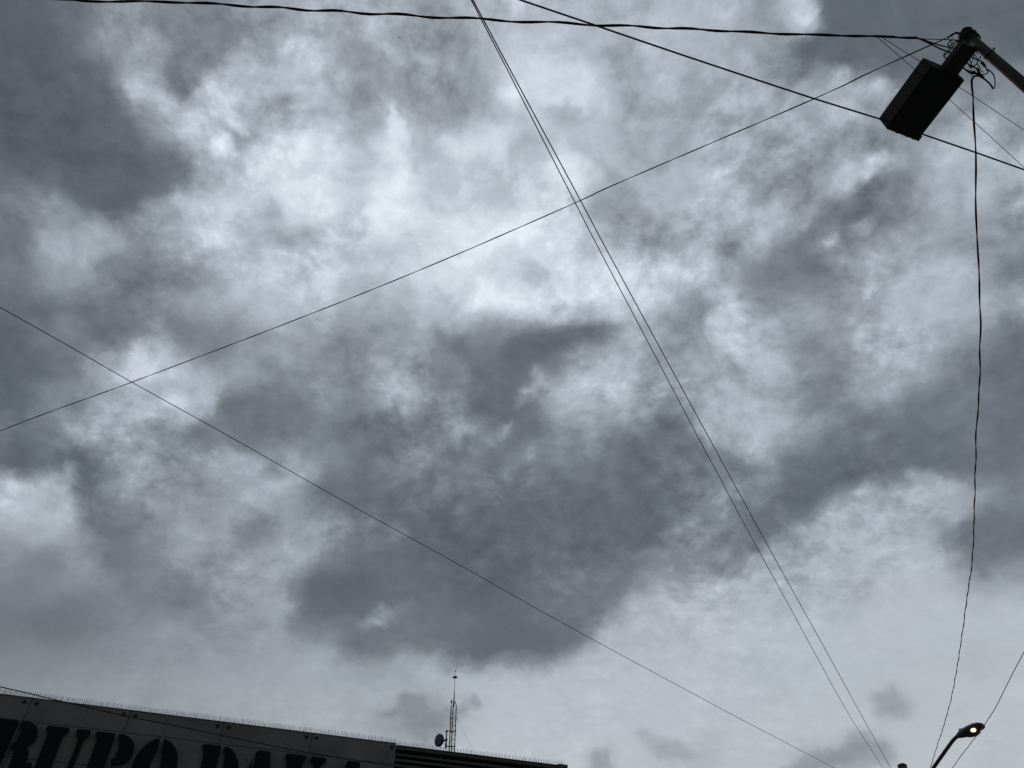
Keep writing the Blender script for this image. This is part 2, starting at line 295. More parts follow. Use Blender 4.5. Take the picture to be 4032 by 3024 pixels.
def build_world():
    w = bpy.data.worlds.new('World'); SC.world = w; w.use_nodes = True
    nt = w.node_tree; nt.nodes.clear(); N = nt.nodes; L = nt.links

    def sock(v, s):
        if hasattr(v, 'is_output'): L.new(v, s)
        else: s.default_value = v

    def M(op, a, b=0.0, c=0.0, clamp=False):
        n = N.new('ShaderNodeMath'); n.operation = op; n.use_clamp = clamp
        sock(a, n.inputs[0]); sock(b, n.inputs[1]); sock(c, n.inputs[2])
        return n.outputs[0]

    def VM(op, a, b=None):
        n = N.new('ShaderNodeVectorMath'); n.operation = op
        sock(a, n.inputs[0])
        if b is not None: sock(b, n.inputs[3] if op == 'SCALE' else n.inputs[1])
        return n.outputs[0]

    def noise(vec, scale, detail, rough, dist=0.0, lac=2.0):
        n = N.new('ShaderNodeTexNoise'); n.inputs['Scale'].default_value = scale
        n.inputs['Detail'].default_value = detail; n.inputs['Roughness'].default_value = rough
        n.inputs['Lacunarity'].default_value = lac; n.inputs['Distortion'].default_value = dist
        L.new(vec, n.inputs['Vector']); return n

    def MR(v, a, b, c, d, smooth=True):
        n = N.new('ShaderNodeMapRange'); n.interpolation_type = 'SMOOTHSTEP' if smooth else 'LINEAR'
        sock(v, n.inputs['Value'])
        for k, x in zip(('From Min', 'From Max', 'To Min', 'To Max'), (a, b, c, d)): n.inputs[k].default_value = x
        return n.outputs[0]

    tc = N.new('ShaderNodeTexCoord')
    dirv = VM('NORMALIZE', tc.outputs['Generated'])
    # ragged cloud edges: the direction is shaken by two sizes of noise before the layout is looked up
    wa = VM('SUBTRACT', noise(dirv, 7.0, 3.0, 0.55).outputs['Color'], (0.5, 0.5, 0.5))
    wb = VM('SUBTRACT', noise(dirv, 20.0, 6.0, 0.60).outputs['Color'], (0.5, 0.5, 0.5))
    wv = VM('ADD', VM('SCALE', wa, WARP_A), VM('SCALE', wb, WARP_B))
    wd = VM('NORMALIZE', VM('ADD', dirv, wv))
    sx = N.new('ShaderNodeSeparateXYZ'); L.new(wd, sx.inputs[0])
    az = M('ARCTAN2', sx.outputs[0], sx.outputs[1])
    el = M('ARCSINE', sx.outputs[2])
    u = M('MULTIPLY_ADD', az, 180 / math.pi / (AZ1 - AZ0), -AZ0 / (AZ1 - AZ0), clamp=True)
    v = M('MULTIPLY_ADD', el, 180 / math.pi / DEL, -EL0 / DEL)
    v = M('MINIMUM', M('MAXIMUM', v, 0.0), NEL - 1.0)
    total = None
    uc = N.new('ShaderNodeCombineColor')
    for k in range(3): L.new(u, uc.inputs[k])
    vv = N.new('ShaderNodeCombineXYZ')
    for k in range(3): L.new(v, vv.inputs[k])
    for j in range(0, NEL, 3):          # three elevation rows to a curve node, one azimuth profile each
        rc = N.new('ShaderNodeRGBCurve'); rc.mapping.clip_min_y = 0; rc.mapping.clip_max_y = 1
        for ch in range(3):
            cu = rc.mapping.curves[ch]; vals = SKY_TABLE[min(j + ch, NEL - 1)]
            cu.points[0].location = (0, vals[0]); cu.points[1].location = (1, vals[-1])
            for i in range(1, NAZ - 1): cu.points.new(i / (NAZ - 1), vals[i])
        rc.mapping.update()
        L.new(uc.outputs[0], rc.inputs['Color'])
        wv3 = VM('MAXIMUM', VM('SUBTRACT', (1, 1, 1), VM('ABSOLUTE', VM('SUBTRACT', vv.outputs[0], (j, j + 1, j + 2)))), (0, 0, 0))
        dt = N.new('ShaderNodeVectorMath'); dt.operation = 'DOT_PRODUCT'
        L.new(wv3, dt.inputs[0]); L.new(rc.outputs[0], dt.inputs[1])
        total = dt.outputs['Value'] if total is None else M('ADD', total, dt.outputs['Value'])
    # cloud texture proper, seen on a layer overhead (smaller towards the horizon)
    sd = N.new('ShaderNodeSeparateXYZ'); L.new(dirv, sd.inputs[0])
    zz = M('MAXIMUM', M('ADD', sd.outputs[2], 0.35), 0.2)
    cmb = N.new('ShaderNodeCombineXYZ')
    L.new(M('DIVIDE', sd.outputs[0], zz), cmb.inputs[0]); L.new(M('DIVIDE', sd.outputs[1], zz), cmb.inputs[1])
    lay = cmb.outputs[0]
    lay2 = VM('ADD', lay, VM('SCALE', VM('SUBTRACT', noise(lay, 6.0, 3.0, 0.5).outputs['Color'], (0.5, 0.5, 0.5)), 0.05))
    n1 = noise(lay2, 8.5, 8.0, 0.60).outputs['Fac']
    n2 = noise(lay2, 34.0, 5.0, 0.66).outputs['Fac']
    # amplitude follows how broken the layer is: calm in the dark sheets and near the horizon
    amp = MR(total, 0.38, 0.62, 0.42, 1.0)
    low = MR(sd.outputs[2], 0.38, 0.60, 0.22, 1.0)
    amp = M('MULTIPLY', amp, low)
    # stretches of smooth veil between the broken stretches
    amp = M('MULTIPLY', amp, MR(noise(dirv, 5.5, 3.0, 0.55).outputs['Fac'], 0.38, 0.62, 0.50, 1.12))
    # rounded puffs with sharp creases between them
    n3 = noise(lay2, 12.0, 4.0, 0.5).outputs['Fac']
    n4 = noise(lay2, 33.0, 3.0, 0.5).outputs['Fac']
    t1 = M('MULTIPLY', M('SUBTRACT', n1, 0.5), 0.40)
    t2 = M('MULTIPLY', M('SUBTRACT', n2, 0.5), 0.32)
    t3 = M('MULTIPLY', M('SUBTRACT', M('ABSOLUTE', M('SUBTRACT', n3, 0.5)), 0.07), 0.36)
    t4 = M('MULTIPLY', M('SUBTRACT', M('ABSOLUTE', M('SUBTRACT', n4, 0.5)), 0.07), 0.24)
    B = M('MULTIPLY_ADD', M('ADD', M('ADD', t1, t2), M('ADD', t3, t4)), amp, total)
    # layered look: gradients gather into steps, their ragged edges set by the noise above
    st_ = M('SINE', M('MULTIPLY', M('SUBTRACT', B, 102 / 255), 2 * math.pi * 255 / STEP))
    B = M('MULTIPLY_ADD', st_, -STEP / 255 / (2 * math.pi) * STEPK, B)
    rp = N.new('ShaderNodeValToRGB'); L.new(B, rp.inputs[0])
    s2l = lambda c: tuple((x / 255 / 12.92) if x / 255 <= 0.04045 else ((x / 255 + 0.055) / 1.055) ** 2.4 for x in c) + (1,)
    stops = [(70, (68, 74, 81)), (98, (91, 98, 106)), (120, (112, 119, 127)), (150, (142, 150, 159)),
             (180, (172, 181, 191)), (200, (193, 202, 213)), (225, (221, 231, 240)), (250, (241, 249, 253))]
    els = rp.color_ramp.elements
    els[0].position = stops[0][0] / 255; els[0].color = s2l(stops[0][1])
    els[1].position = stops[-1][0] / 255; els[1].color = s2l(stops[-1][1])
    for p, c in stops[1:-1]:
        e = els.new(p / 255); e.color = s2l(c)
    # faint changes of hue from cloud to cloud, and a greyer tone low down
    hn = noise(dirv, 5.0, 2.0, 0.5).outputs['Fac']
    hue = N.new('ShaderNodeMix'); hue.data_type = 'RGBA'; L.new(MR(hn, 0.35, 0.65, 0, 1), hue.inputs[0])
    hue.inputs[6].default_value = (0.988, 1.003, 0.996, 1); hue.inputs[7].default_value = (1.006, 0.999, 1.004, 1)
    mul = N.new('ShaderNodeMix'); mul.data_type = 'RGBA'; mul.blend_type = 'MULTIPLY'; mul.inputs[0].default_value = 1
    L.new(rp.outputs[0], mul.inputs[6]); L.new(hue.outputs[2], mul.inputs[7])
    lowc = N.new('ShaderNodeMix'); lowc.data_type = 'RGBA'; L.new(MR(sd.outputs[2], 0.3, 0.6, 0, 1), lowc.inputs[0])
    lowc.inputs[6].default_value = (1.09, 1.06, 1.005, 1); lowc.inputs[7].default_value = (1, 1, 1, 1)
    mul2 = N.new('ShaderNodeMix'); mul2.data_type = 'RGBA'; mul2.blend_type = 'MULTIPLY'; mul2.inputs[0].default_value = 1
    L.new(mul.outputs[2], mul2.inputs[6]); L.new(lowc.outputs[2], mul2.inputs[7])
    sky = N.new('ShaderNodeTexSky'); sky.sky_type = 'NISHITA'; sky.sun_disc = False
    sky.sun_elevation = math.radians(58); sky.sun_rotation = math.radians(-8)
    b1 = N.new('ShaderNodeBackground'); L.new(mul2.outputs[2], b1.inputs[0]); b1.inputs[1].default_value = 1.0
    b2 = N.new('ShaderNodeBackground'); L.new(sky.outputs[0], b2.inputs[0]); b2.inputs[1].default_value = 0.1
    mx = N.new('ShaderNodeMixShader'); mx.inputs[0].default_value = 0.015
    L.new(b1.outputs[0], mx.inputs[1]); L.new(b2.outputs[0], mx.inputs[2])
    out = N.new('ShaderNodeOutputWorld'); L.new(mx.outputs[0], out.inputs[0])
    w.cycles.sampling_method = 'MANUAL'; w.cycles.sample_map_resolution = 256


WARP_A, WARP_B = 0.016, 0.044
FEAT = 0.25
STEP, STEPK = 27.0, 0.22
SKY_TABLE = sky_table()
build_world()

# sun veiled by the overcast, high and beyond the building
sun_d = bpy.data.lights.new('sun', 'SUN'); sun_d.energy = 0.5; sun_d.angle = math.radians(25); sun_d.color = (1, 0.97, 0.93)
sun = bpy.data.objects.new('sun', sun_d); COL.objects.link(sun)
_sd = Vector((math.sin(math.radians(-8)) * math.cos(math.radians(58)), math.cos(math.radians(-8)) * math.cos(math.radians(58)), math.sin(math.radians(58))))
sun.rotation_euler = _sd.to_track_quat('Z', 'Y').to_euler()
sun.location = (0, 0, 40)


# ------------------------------------------------------------------ materials
def mat(name, col, rough=0.6, metal=0.0, var=0.25, scale=8.0, bump=0.0, col2=None, thr=(0.45, 0.6), spec=0.5):
    m = bpy.data.materials.new(name); m.use_nodes = True
    nt = m.node_tree; N = nt.nodes; L = nt.links; b = N['Principled BSDF']
    b.inputs['Roughness'].default_value = rough; b.inputs['Metallic'].default_value = metal
    b.inputs['Specular IOR Level'].default_value = spec
    tc = N.new('ShaderNodeTexCoord')
    n = N.new('ShaderNodeTexNoise'); n.inputs['Scale'].default_value = scale; n.inputs['Detail'].default_value = 6
    L.new(tc.outputs['Object'], n.inputs['Vector'])
    mx = N.new('ShaderNodeMix'); mx.data_type = 'RGBA'
    mr = N.new('ShaderNodeMapRange'); L.new(n.outputs[0], mr.inputs['Value'])
    mr.inputs['From Min'].default_value, mr.inputs['From Max'].default_value = (0.3, 0.7) if col2 is None else thr
    L.new(mr.outputs[0], mx.inputs[0])
    if col2 is None:
        mx.inputs[6].default_value = tuple(c * (1 - var) for c in col) + (1,)
        mx.inputs[7].default_value = tuple(c * (1 + var) for c in col) + (1,)
    else:
        mx.inputs[6].default_value = tuple(col) + (1,); mx.inputs[7].default_value = tuple(col2) + (1,)
    L.new(mx.outputs[2], b.inputs['Base Color'])
    if bump:
        bp = N.new('ShaderNodeBump'); bp.inputs['Strength'].default_value = bump; bp.inputs['Distance'].default_value = 0.01
        n2 = N.new('ShaderNodeTexNoise'); n2.inputs['Scale'].default_value = scale * 6; L.new(tc.outputs['Object'], n2.inputs['Vector'])
        L.new(n2.outputs[0], bp.inputs['Height']); L.new(bp.outputs[0], b.inputs['Normal'])
    return m


M_CABLE = mat('black_cable', (0.008, 0.008, 0.013), 0.8, scale=30, spec=0.15)
M_GREYC = mat('grey_cable', (0.22, 0.19, 0.20), 0.7, scale=20)
M_POLE = mat('grey_green_pole_paint', (0.042, 0.054, 0.038), 0.8, scale=5, bump=0.2, spec=0.15, col2=(0.048, 0.050, 0.038), thr=(0.52, 0.66))
_nt = M_POLE.node_tree; _b = _nt.nodes['Principled BSDF']; _src = _b.inputs['Base Color'].links[0].from_socket     # rust on the weather side
_ge = _nt.nodes.new('ShaderNodeNewGeometry'); _dp = _nt.nodes.new('ShaderNodeVectorMath'); _dp.operation = 'DOT_PRODUCT'; _dp.inputs[1].default_value = (-0.80, 0.60, 0)
_nt.links.new(_ge.outputs['Normal'], _dp.inputs[0])
_nz = _nt.nodes.new('ShaderNodeTexNoise'); _nz.inputs['Scale'].default_value = 14; _nz.inputs['Detail'].default_value = 6
_tc = _nt.nodes.new('ShaderNodeTexCoord'); _nt.links.new(_tc.outputs['Object'], _nz.inputs['Vector'])
_ad = _nt.nodes.new('ShaderNodeMath'); _ad.operation = 'ADD'; _nt.links.new(_dp.outputs['Value'], _ad.inputs[0]); _nt.links.new(_nz.outputs[0], _ad.inputs[1])
_mr = _nt.nodes.new('ShaderNodeMapRange'); _mr.inputs['From Min'].default_value = 1.05; _mr.inputs['From Max'].default_value = 1.3; _nt.links.new(_ad.outputs[0], _mr.inputs['Value'])
_mx = _nt.nodes.new('ShaderNodeMix'); _mx.data_type = 'RGBA'; _nt.links.new(_mr.outputs[0], _mx.inputs[0]); _nt.links.new(_src, _mx.inputs[6]); _mx.inputs[7].default_value = (0.085, 0.042, 0.018, 1)
_nt.links.new(_mx.outputs[2], _b.inputs['Base Color'])
M_BLACK = mat('black_tape', (0.015, 0.015, 0.014), 0.7, scale=15)
M_HOUS = mat('dark_brown_lamp_paint', (0.030, 0.026, 0.025), 0.75, scale=12, bump=0.1, spec=0.2)
M_LENS = mat('smoked_lamp_glass', (0.010, 0.012, 0.012), 0.45, scale=6, spec=0.2)
M_WALL = mat('grey_wall_panel', (0.180, 0.177, 0.160), 0.85, spec=0.2, var=0.20, scale=1.2, bump=0.15)
M_WALLB = mat('grey_wall_render', (0.12, 0.12, 0.115), 0.85, var=0.12, scale=1.0, bump=0.2)
M_SLAT = mat('olive_grey_louvre', (0.085, 0.080, 0.070), 0.8, spec=0.2, var=0.15, scale=3)
M_RECESS = mat('recess_shade_plug', (0.045, 0.045, 0.042), 0.9, scale=5, spec=0.1)  # dark colour stands for the shade inside the round bolt recesses
M_DARK = mat('dark_plenum', (0.012, 0.012, 0.012), 0.9, scale=3)
M_LETTER = mat('black_sign_letter', (0.006, 0.006, 0.006), 0.7, scale=5, spec=0.2)
M_COPE = mat('dark_coping_metal', (0.035, 0.035, 0.037), 0.6, scale=5)
M_STEEL = mat('galvanised_steel', (0.035, 0.035, 0.038), 0.7, scale=10, spec=0.2)
M_SPIKE = mat('thin_steel_spike', (0.20, 0.21, 0.22), 0.6, scale=20)
M_DISH = mat('grey_dish_cover', (0.12, 0.125, 0.125), 0.8, scale=6, var=0.1)
M_LAMP = mat('brown_street_lamp', (0.045, 0.034, 0.030), 0.55, scale=8)
M_CONC = mat('dark_concrete', (0.11, 0.10, 0.095), 0.9, scale=4, bump=0.3)
M_ASPH = mat('asphalt', (0.05, 0.05, 0.052), 0.95, scale=3, bump=0.4)
M_PAVE = mat('concrete_paving', (0.22, 0.21, 0.20), 0.9, scale=2, bump=0.3)
M_BIRD = mat('dark_feathers', (0.02, 0.02, 0.022), 0.8, scale=20)
M_GLOW = bpy.data.materials.new('lit_lamp_bowl'); M_GLOW.use_nodes = True
_b = M_GLOW.node_tree.nodes['Principled BSDF']
_b.inputs['Base Color'].default_value = (0.9, 0.85, 0.7, 1); _b.inputs['Emission Color'].default_value = (1.0, 0.80, 0.42, 1)
_b.inputs['Emission Strength'].default_value = 2.2
M_GLASSB = mat('smoked_bowl', (0.06, 0.05, 0.035), 0.3, scale=8)


# ------------------------------------------------------------------ mesh helpers
def obj(name, bm, material, parent=None, loc=None, smooth=False):
    me = bpy.data.meshes.new(name)
    bmesh.ops.recalc_face_normals(bm, faces=bm.faces)
    bm.to_mesh(me); bm.free(); me.materials.append(material)
    if smooth:
        for p in me.polygons: p.use_smooth = True
    o = bpy.data.objects.new(name, me); COL.objects.link(o)
    if parent is not None:
        o.parent = parent
        o.matrix_parent_inverse = Matrix.Translation(-parent.location)   # meshes are written in world coordinates
    return o


def tag(o, label=None, cat=None, group=None, kind=None):
    for k, v in (('label', label), ('category', cat), ('group', group), ('kind', kind)):
        if v: o[k] = v
    return o


def thing(name, loc, label, cat, group=None):
    o = bpy.data.objects.new(name, None); COL.objects.link(o); o.location = Vector(loc); o.empty_display_size = 0.2
    tag(o, label, cat, group); return o


def spline(pts, step):
    pts = [Vector(p) for p in pts]
    if len(pts) == 2: P = [pts[0] * 2 - pts[1]] + pts + [pts[1] * 2 - pts[0]]
    else: P = [pts[0] * 2 - pts[1]] + pts + [pts[-1] * 2 - pts[-2]]
    out = []
    for k in range(1, len(P) - 2):
        n = max(1, int((P[k + 1] - P[k]).length / step))
        for i in range(n):
            t = i / n
            out.append(Vector([_cr(P[k - 1][c], P[k][c], P[k + 1][c], P[k + 2][c], t) for c in range(3)]))
    out.append(pts[-1]); return out


def frames(path):
    fr = []; up = Vector((0.13, 0.21, 0.97)); t = (path[1] - path[0]).normalized()
    nrm = t.cross(up).normalized()
    for i, p in enumerate(path):
        a = path[max(i - 1, 0)]; b = path[min(i + 1, len(path) - 1)]
        t = (b - a)
        if t.length < 1e-9: t = Vector((0, 0, 1))
        t.normalize(); nrm = (nrm - t * nrm.dot(t)).normalized()
        fr.append((p, nrm.copy(), t.cross(nrm)))
    return fr


def tube(bm, path, r, sides=6, caps=True):
    path = [Vector(p) for p in path]
    rs = r if isinstance(r, (list, tuple)) else [r] * len(path)
    rings = []
    for (p, n, b), rr in zip(frames(path), rs):
        rings.append([bm.verts.new(p + (n * math.cos(2 * math.pi * k / sides) + b * math.sin(2 * math.pi * k / sides)) * rr) for k in range(sides)])
    for a, c in zip(rings, rings[1:]):
        for k in range(sides):
            bm.faces.new((a[k], a[(k + 1) % sides], c[(k + 1) % sides], c[k]))
    if caps:
        bm.faces.new(rings[0][::-1]); bm.faces.new(rings[-1])


def box(bm, o, ax, ay, az, bevel=0.0):
    """box from corner o with edge vectors ax, ay, az"""
    o, ax, ay, az = (Vector(v) for v in (o, ax, ay, az))
    vs = [bm.verts.new(o + ax * i + ay * j + az * k) for i in (0, 1) for j in (0, 1) for k in (0, 1)]
    fs = [(0, 1, 3, 2), (4, 6, 7, 5), (0, 4, 5, 1), (2, 3, 7, 6), (0, 2, 6, 4), (1, 5, 7, 3)]
    f = [bm.faces.new([vs[i] for i in q]) for q in fs]
    if bevel:
        es = list({e for q in f for e in q.edges})
        bmesh.ops.bevel(bm, geom=es, offset=bevel, segments=2, affect='EDGES')


def revolve(bm, o, axis, a, b, prof, n=28):
    rings = []
    for (s, r) in prof:
        rings.append([bm.verts.new(o + axis * s + (a * math.cos(2 * math.pi * k / n) + b * math.sin(2 * math.pi * k / n)) * max(r, 1e-4)) for k in range(n)])
    for A, B in zip(rings, rings[1:]):
        for k in range(n): bm.faces.new((A[k], A[(k + 1) % n], B[(k + 1) % n], B[k]))
    bm.faces.new(rings[0][::-1]); bm.faces.new(rings[-1])


def cable(name, pts, d, label, material=None, twist=0.0, wob=0.0, ext=(0, 0), strands=2, step=0.25, cat='cable', group=None, parent=None, sides=6):
    bm = bmesh.new(); st_ = step if not twist else twist / 8; path = spline(pts, st_)
    for end, ln in ((0, ext[0]), (1, ext[1])):      # the span carries on to its next pole, out of the picture
        if not ln: continue
        a, b = (path[min(3, len(path) - 1)], path[0]) if end == 0 else (path[-min(4, len(path))], path[-1])
        dv = b - a; dv.z *= 0.5; dv.normalize(); n = int(ln / (st_ if twist else 2.0))
        new = [b + dv * (ln * (i + 1) / n) for i in range(n)]
        path = new[::-1] + path if end == 0 else path + new
    if not twist:
        tube(bm, path, d / 2, sides)
    else:
        fr = frames(path)
        if wob:
            L = 0; q = []
            for i, (p, n, b) in enumerate(fr):
                if i: L += (p - fr[i - 1][0]).length
                ph = L / twist * 2 * math.pi + math.sin(L * 2.3)
                q.append(p + n * (wob * math.cos(ph) * (0.8 + 0.5 * math.sin(L * 0.9))) + b * (wob * math.sin(ph + 0.4 * math.sin(L * 3.1))))
            fr = frames(q)
        r = d / 2; off = r * 0.62; L = 0; phs = []
        for i, (p, n, b) in enumerate(fr):
            if i: L += (p - fr[i - 1][0]).length
            phs.append(L / twist * 2 * math.pi + 0.7 * math.sin(L * 1.7) + 0.4 * math.sin(L * 4.1))
        for s in range(strands):
            q = [p + (n * math.cos(ph + s * 2 * math.pi / strands) + b * math.sin(ph + s * 2 * math.pi / strands)) * off for (p, n, b), ph in zip(fr, phs)]
            tube(bm, q, r, 5)
    o = obj(name, bm, material or M_CABLE, parent, smooth=True)
    if parent is None: tag(o, label, cat, group)
    elif label: o['label'] = label
    return o


# ------------------------------------------------------------------ ground, road, pavements
bm = bmesh.new(); box(bm, (-1500, -1500, -0.5), (3000, 0, 0), (0, 3000, 0), (0, 0, 0.5))
tag(obj('ground', bm, M_ASPH), kind='structure')
EW = Vector((math.cos(math.radians(20.6)), math.sin(math.radians(20.6)), 0)); NW = Vector((-EW.y, EW.x, 0))   # street direction, and away from the camera
Q = Vector((-3.666, 23.903, 0))
bm = bmesh.new(); box(bm, Q - EW * 60 - NW * 3.2, EW * 120, NW * 3.15, (0, 0, 0.14))
tag(obj('pavement', bm, M_PAVE), kind='structure')
bm = bmesh.new(); box(bm, Vector((0, 0, 0)) - EW * 60 - NW * 3.0, EW * 120, NW * 7.6, (0, 0, 0.13))
tag(obj('pavement', bm, M_PAVE), kind='structure')


# ------------------------------------------------------------------ building
TOP = 10.6


def W(u, v, out=0.0):
    """point on the street wall: u along it, v below the parapet top, out towards the street"""
    return Q + EW * u - NW * out + Vector((0, 0, TOP + v))


def wbox(bm, u0, u1, v0, v1, o0, o1, bevel=0.0):
    box(bm, W(u0, v0, o0), EW * (u1 - u0), (0, 0, v1 - v0), -NW * (o1 - o0), bevel)


bld = thing('store_building', W(-3, -TOP), 'long store building with grey panelled parapet and dark louvred strip at its end', 'building')
bm = bmesh.new(); wbox(bm, -22, 0.0, -TOP, -0.02, -14, -0.012); obj('wall', bm, M_WALLB, bld)
bm = bmesh.new(); wbox(bm, 0.003, 5.6, -TOP, -2.32, -14, -0.05); obj('wall', bm, M_WALLB, bld)
bm = bmesh.new(); wbox(bm, 0.003, 5.597, -2.317, -0.06, -14, -0.27); obj('louvre_plenum', bm, M_DARK, bld)
# panels, 2.5 m wide, joints open, top row recesses at each joint are proud plugs in shade colour
rows = [(-0.575, 0.0), (-1.475, -0.60), (-2.40, -1.515)]


def panel_mesh(u0, u1, v0, v1, holes):
    bm = bmesh.new(); th = 0.009
    loops = [[(u0, v0), (u1, v0), (u1, v1), (u0, v1)]]
    for (hu, hv, r) in holes:
        loops.append([(hu + r * math.cos(a * math.pi / 10), hv + r * math.sin(a * math.pi / 10)) for a in range(20)])
    edges = []
    fr = []
    for lp in loops:
        vs = [bm.verts.new(W(a, b, 0)) for a, b in lp]; fr.append(vs)
        edges += [bm.edges.new((vs[i], vs[(i + 1) % len(vs)])) for i in range(len(vs))]
    bmesh.ops.triangle_fill(bm, edges=edges, use_beauty=True)
    for k, vs in enumerate(fr):
        bk = [bm.verts.new(v.co + NW * th) for v in vs]
        for i in range(len(vs)):
            j = (i + 1) % len(vs); bm.faces.new((vs[i], vs[j], bk[j], bk[i]))
        if k: bm.faces.new(bk)
    return bm


for ri, (v0, v1) in enumerate(rows):
    for k in range(-9, 0):
        u0, u1 = k * 2.5 + 0.025, (k + 1) * 2.5 - 0.025
        if k == -1: u1 = 0.02
        pn = obj('wall_panel', panel_mesh(u0, u1, v0, v1, []), M_WALL, bld)
        if ri == 0:
            for hu in (u0 + 0.12, u1 - 0.13):
                bm = bmesh.new(); c = W(hu, v1 - 0.12, 0.0005)
                revolve(bm, c, -NW, EW, Vector((0, 0, 1)), [(0.0, 0.055), (0.008, 0.055), (0.008, 0.038), (0.002, 0.034)], 20)
                obj('recess_plug', bm, M_RECESS, pn)
bm = bmesh.new(); wbox(bm, -22, 0.03, 0.003, 0.022, -0.3, 0.012); obj('parapet_cap', bm, M_COPE, bld)
# louvred end
bm = bmesh.new(); wbox(bm, 0.035, 5.26, -0.145, -0.05, -0.25, 0.01); obj('louvre_fascia', bm, M_SLAT, bld)
bm = bmesh.new(); wbox(bm, 0.035, 5.26, -0.047, -0.03, -0.3, 0.03); obj('louvre_cap', bm, M_COPE, bld)
for k in range(13):
    v = -0.245 - 0.155 * k; bm = bmesh.new()
    box(bm, W(0.035, v - 0.075, -0.02), EW * 5.22, Vector((0, 0, 0.075)) + NW * 0.03, -NW * 0.012)
    obj('louvre_slat', bm, M_SLAT, bld)
for uu in (1.45, 2.8, 4.16):
    bm = bmesh.new(); wbox(bm, uu, uu + 0.05, -2.3, -0.148, -0.2, -0.07); obj('louvre_post', bm, M_SLAT, bld)
bm = bmesh.new(); wbox(bm, 5.265, 5.6, -2.3, 0.0, -0.45, 0.05, 0.01); obj('end_post', bm, M_COPE, bld)


def spike_row(name, u0, u1, v, label, dense, length, seed, fan=0.5):
    rnd = random.Random(seed)
    t = thing(name, W((u0 + u1) / 2, v, -0.1), label, 'bird spikes', 'bird spike strips along the roof edge')
    bm = bmesh.new(); wbox(bm, u0, u1, v, v + 0.006, -0.13, -0.09); obj('base_strip', bm, M_SPIKE, t)
    bm = bmesh.new(); u = u0 + 0.01; k = 0
    while u < u1:
        ln = length * rnd.uniform(0.9, 1.08)
        lean = rnd.gauss(0, 0.05) * (1 if dense else 2.2) + (0.14 if k % 2 else -0.10) * fan
        if rnd.random() < 0.012: lean += rnd.choice((-0.5, 0.5))
        outw = (-1, 0, 1)[k % 3] * 0.35 + rnd.gauss(0, 0.06)
        b = W(u, v + 0.005, -0.11); tip = b + (EW * lean + NW * outw + Vector((0, 0, 1))).normalized() * ln
        tube(bm, [b, tip], [0.0056, 0.0042], 3); u += rnd.uniform(0.8, 1.2) * (0.024 if dense else 0.03); k += 1
    obj('spikes', bm, M_SPIKE, t)


spike_row('bird_spike_strip', -13, 0.03, 0.024, 'long strip of fine upright bird spikes on the pale panelled parapet', True, 0.175, 3)
spike_row('bird_spike_strip', 0.06, 5.24, -0.028, 'strip of fine bird spikes above the dark louvres, behind them the lattice mast', False, 0.165, 4, 0.9)
spike_row('bird_spike_strip', 5.28, 5.59, 0.002, 'short splayed tuft of bird spikes on the black end post', False, 0.16, 5, 2.6)


# ------------------------------------------------------------------ sign letters (stencil slab serif)
def arc(cx, cy, rx, ry, a0, a1, n=14):
    return [(cx + rx * math.cos(math.radians(a0 + (a1 - a0) * i / n)), cy + ry * math.sin(math.radians(a0 + (a1 - a0) * i / n))) for i in range(n + 1)]


T, Bm = -0.63, -2.14           # top and bottom of the lettering below the parapet


def stem(u0, u1, left=0.07, right=0.0, top=T, bot=Bm):
    """heavy stem with rounded bracket serifs"""
    p = [(u0 + (-left if left else 0), top - 0.04), (u0 - left + 0.03 if left else u0, top), ]
    p += [(u1 + right - (0.03 if right else 0), top)]
    if right: p += [(u1 + right, top - 0.04), (u1 + right - 0.01, top - 0.10), (u1 + 0.02, top - 0.16), (u1, top - 0.24)]
    if right: p += [(u1, bot + 0.24), (u1 + 0.02, bot + 0.16), (u1 + right - 0.01, bot + 0.10), (u1 + right, bot + 0.04), (u1 + right - 0.03, bot)]
    else: p += [(u1, bot)]
    p += [(u0 - left + 0.03 if left else u0, bot), (u0 - left, bot + 0.04)]
    if left: p += [(u0 - left + 0.01, bot + 0.10), (u0, bot + 0.2), (u0, top - 0.2), (u0 - left + 0.01, top - 0.10)]
    return p


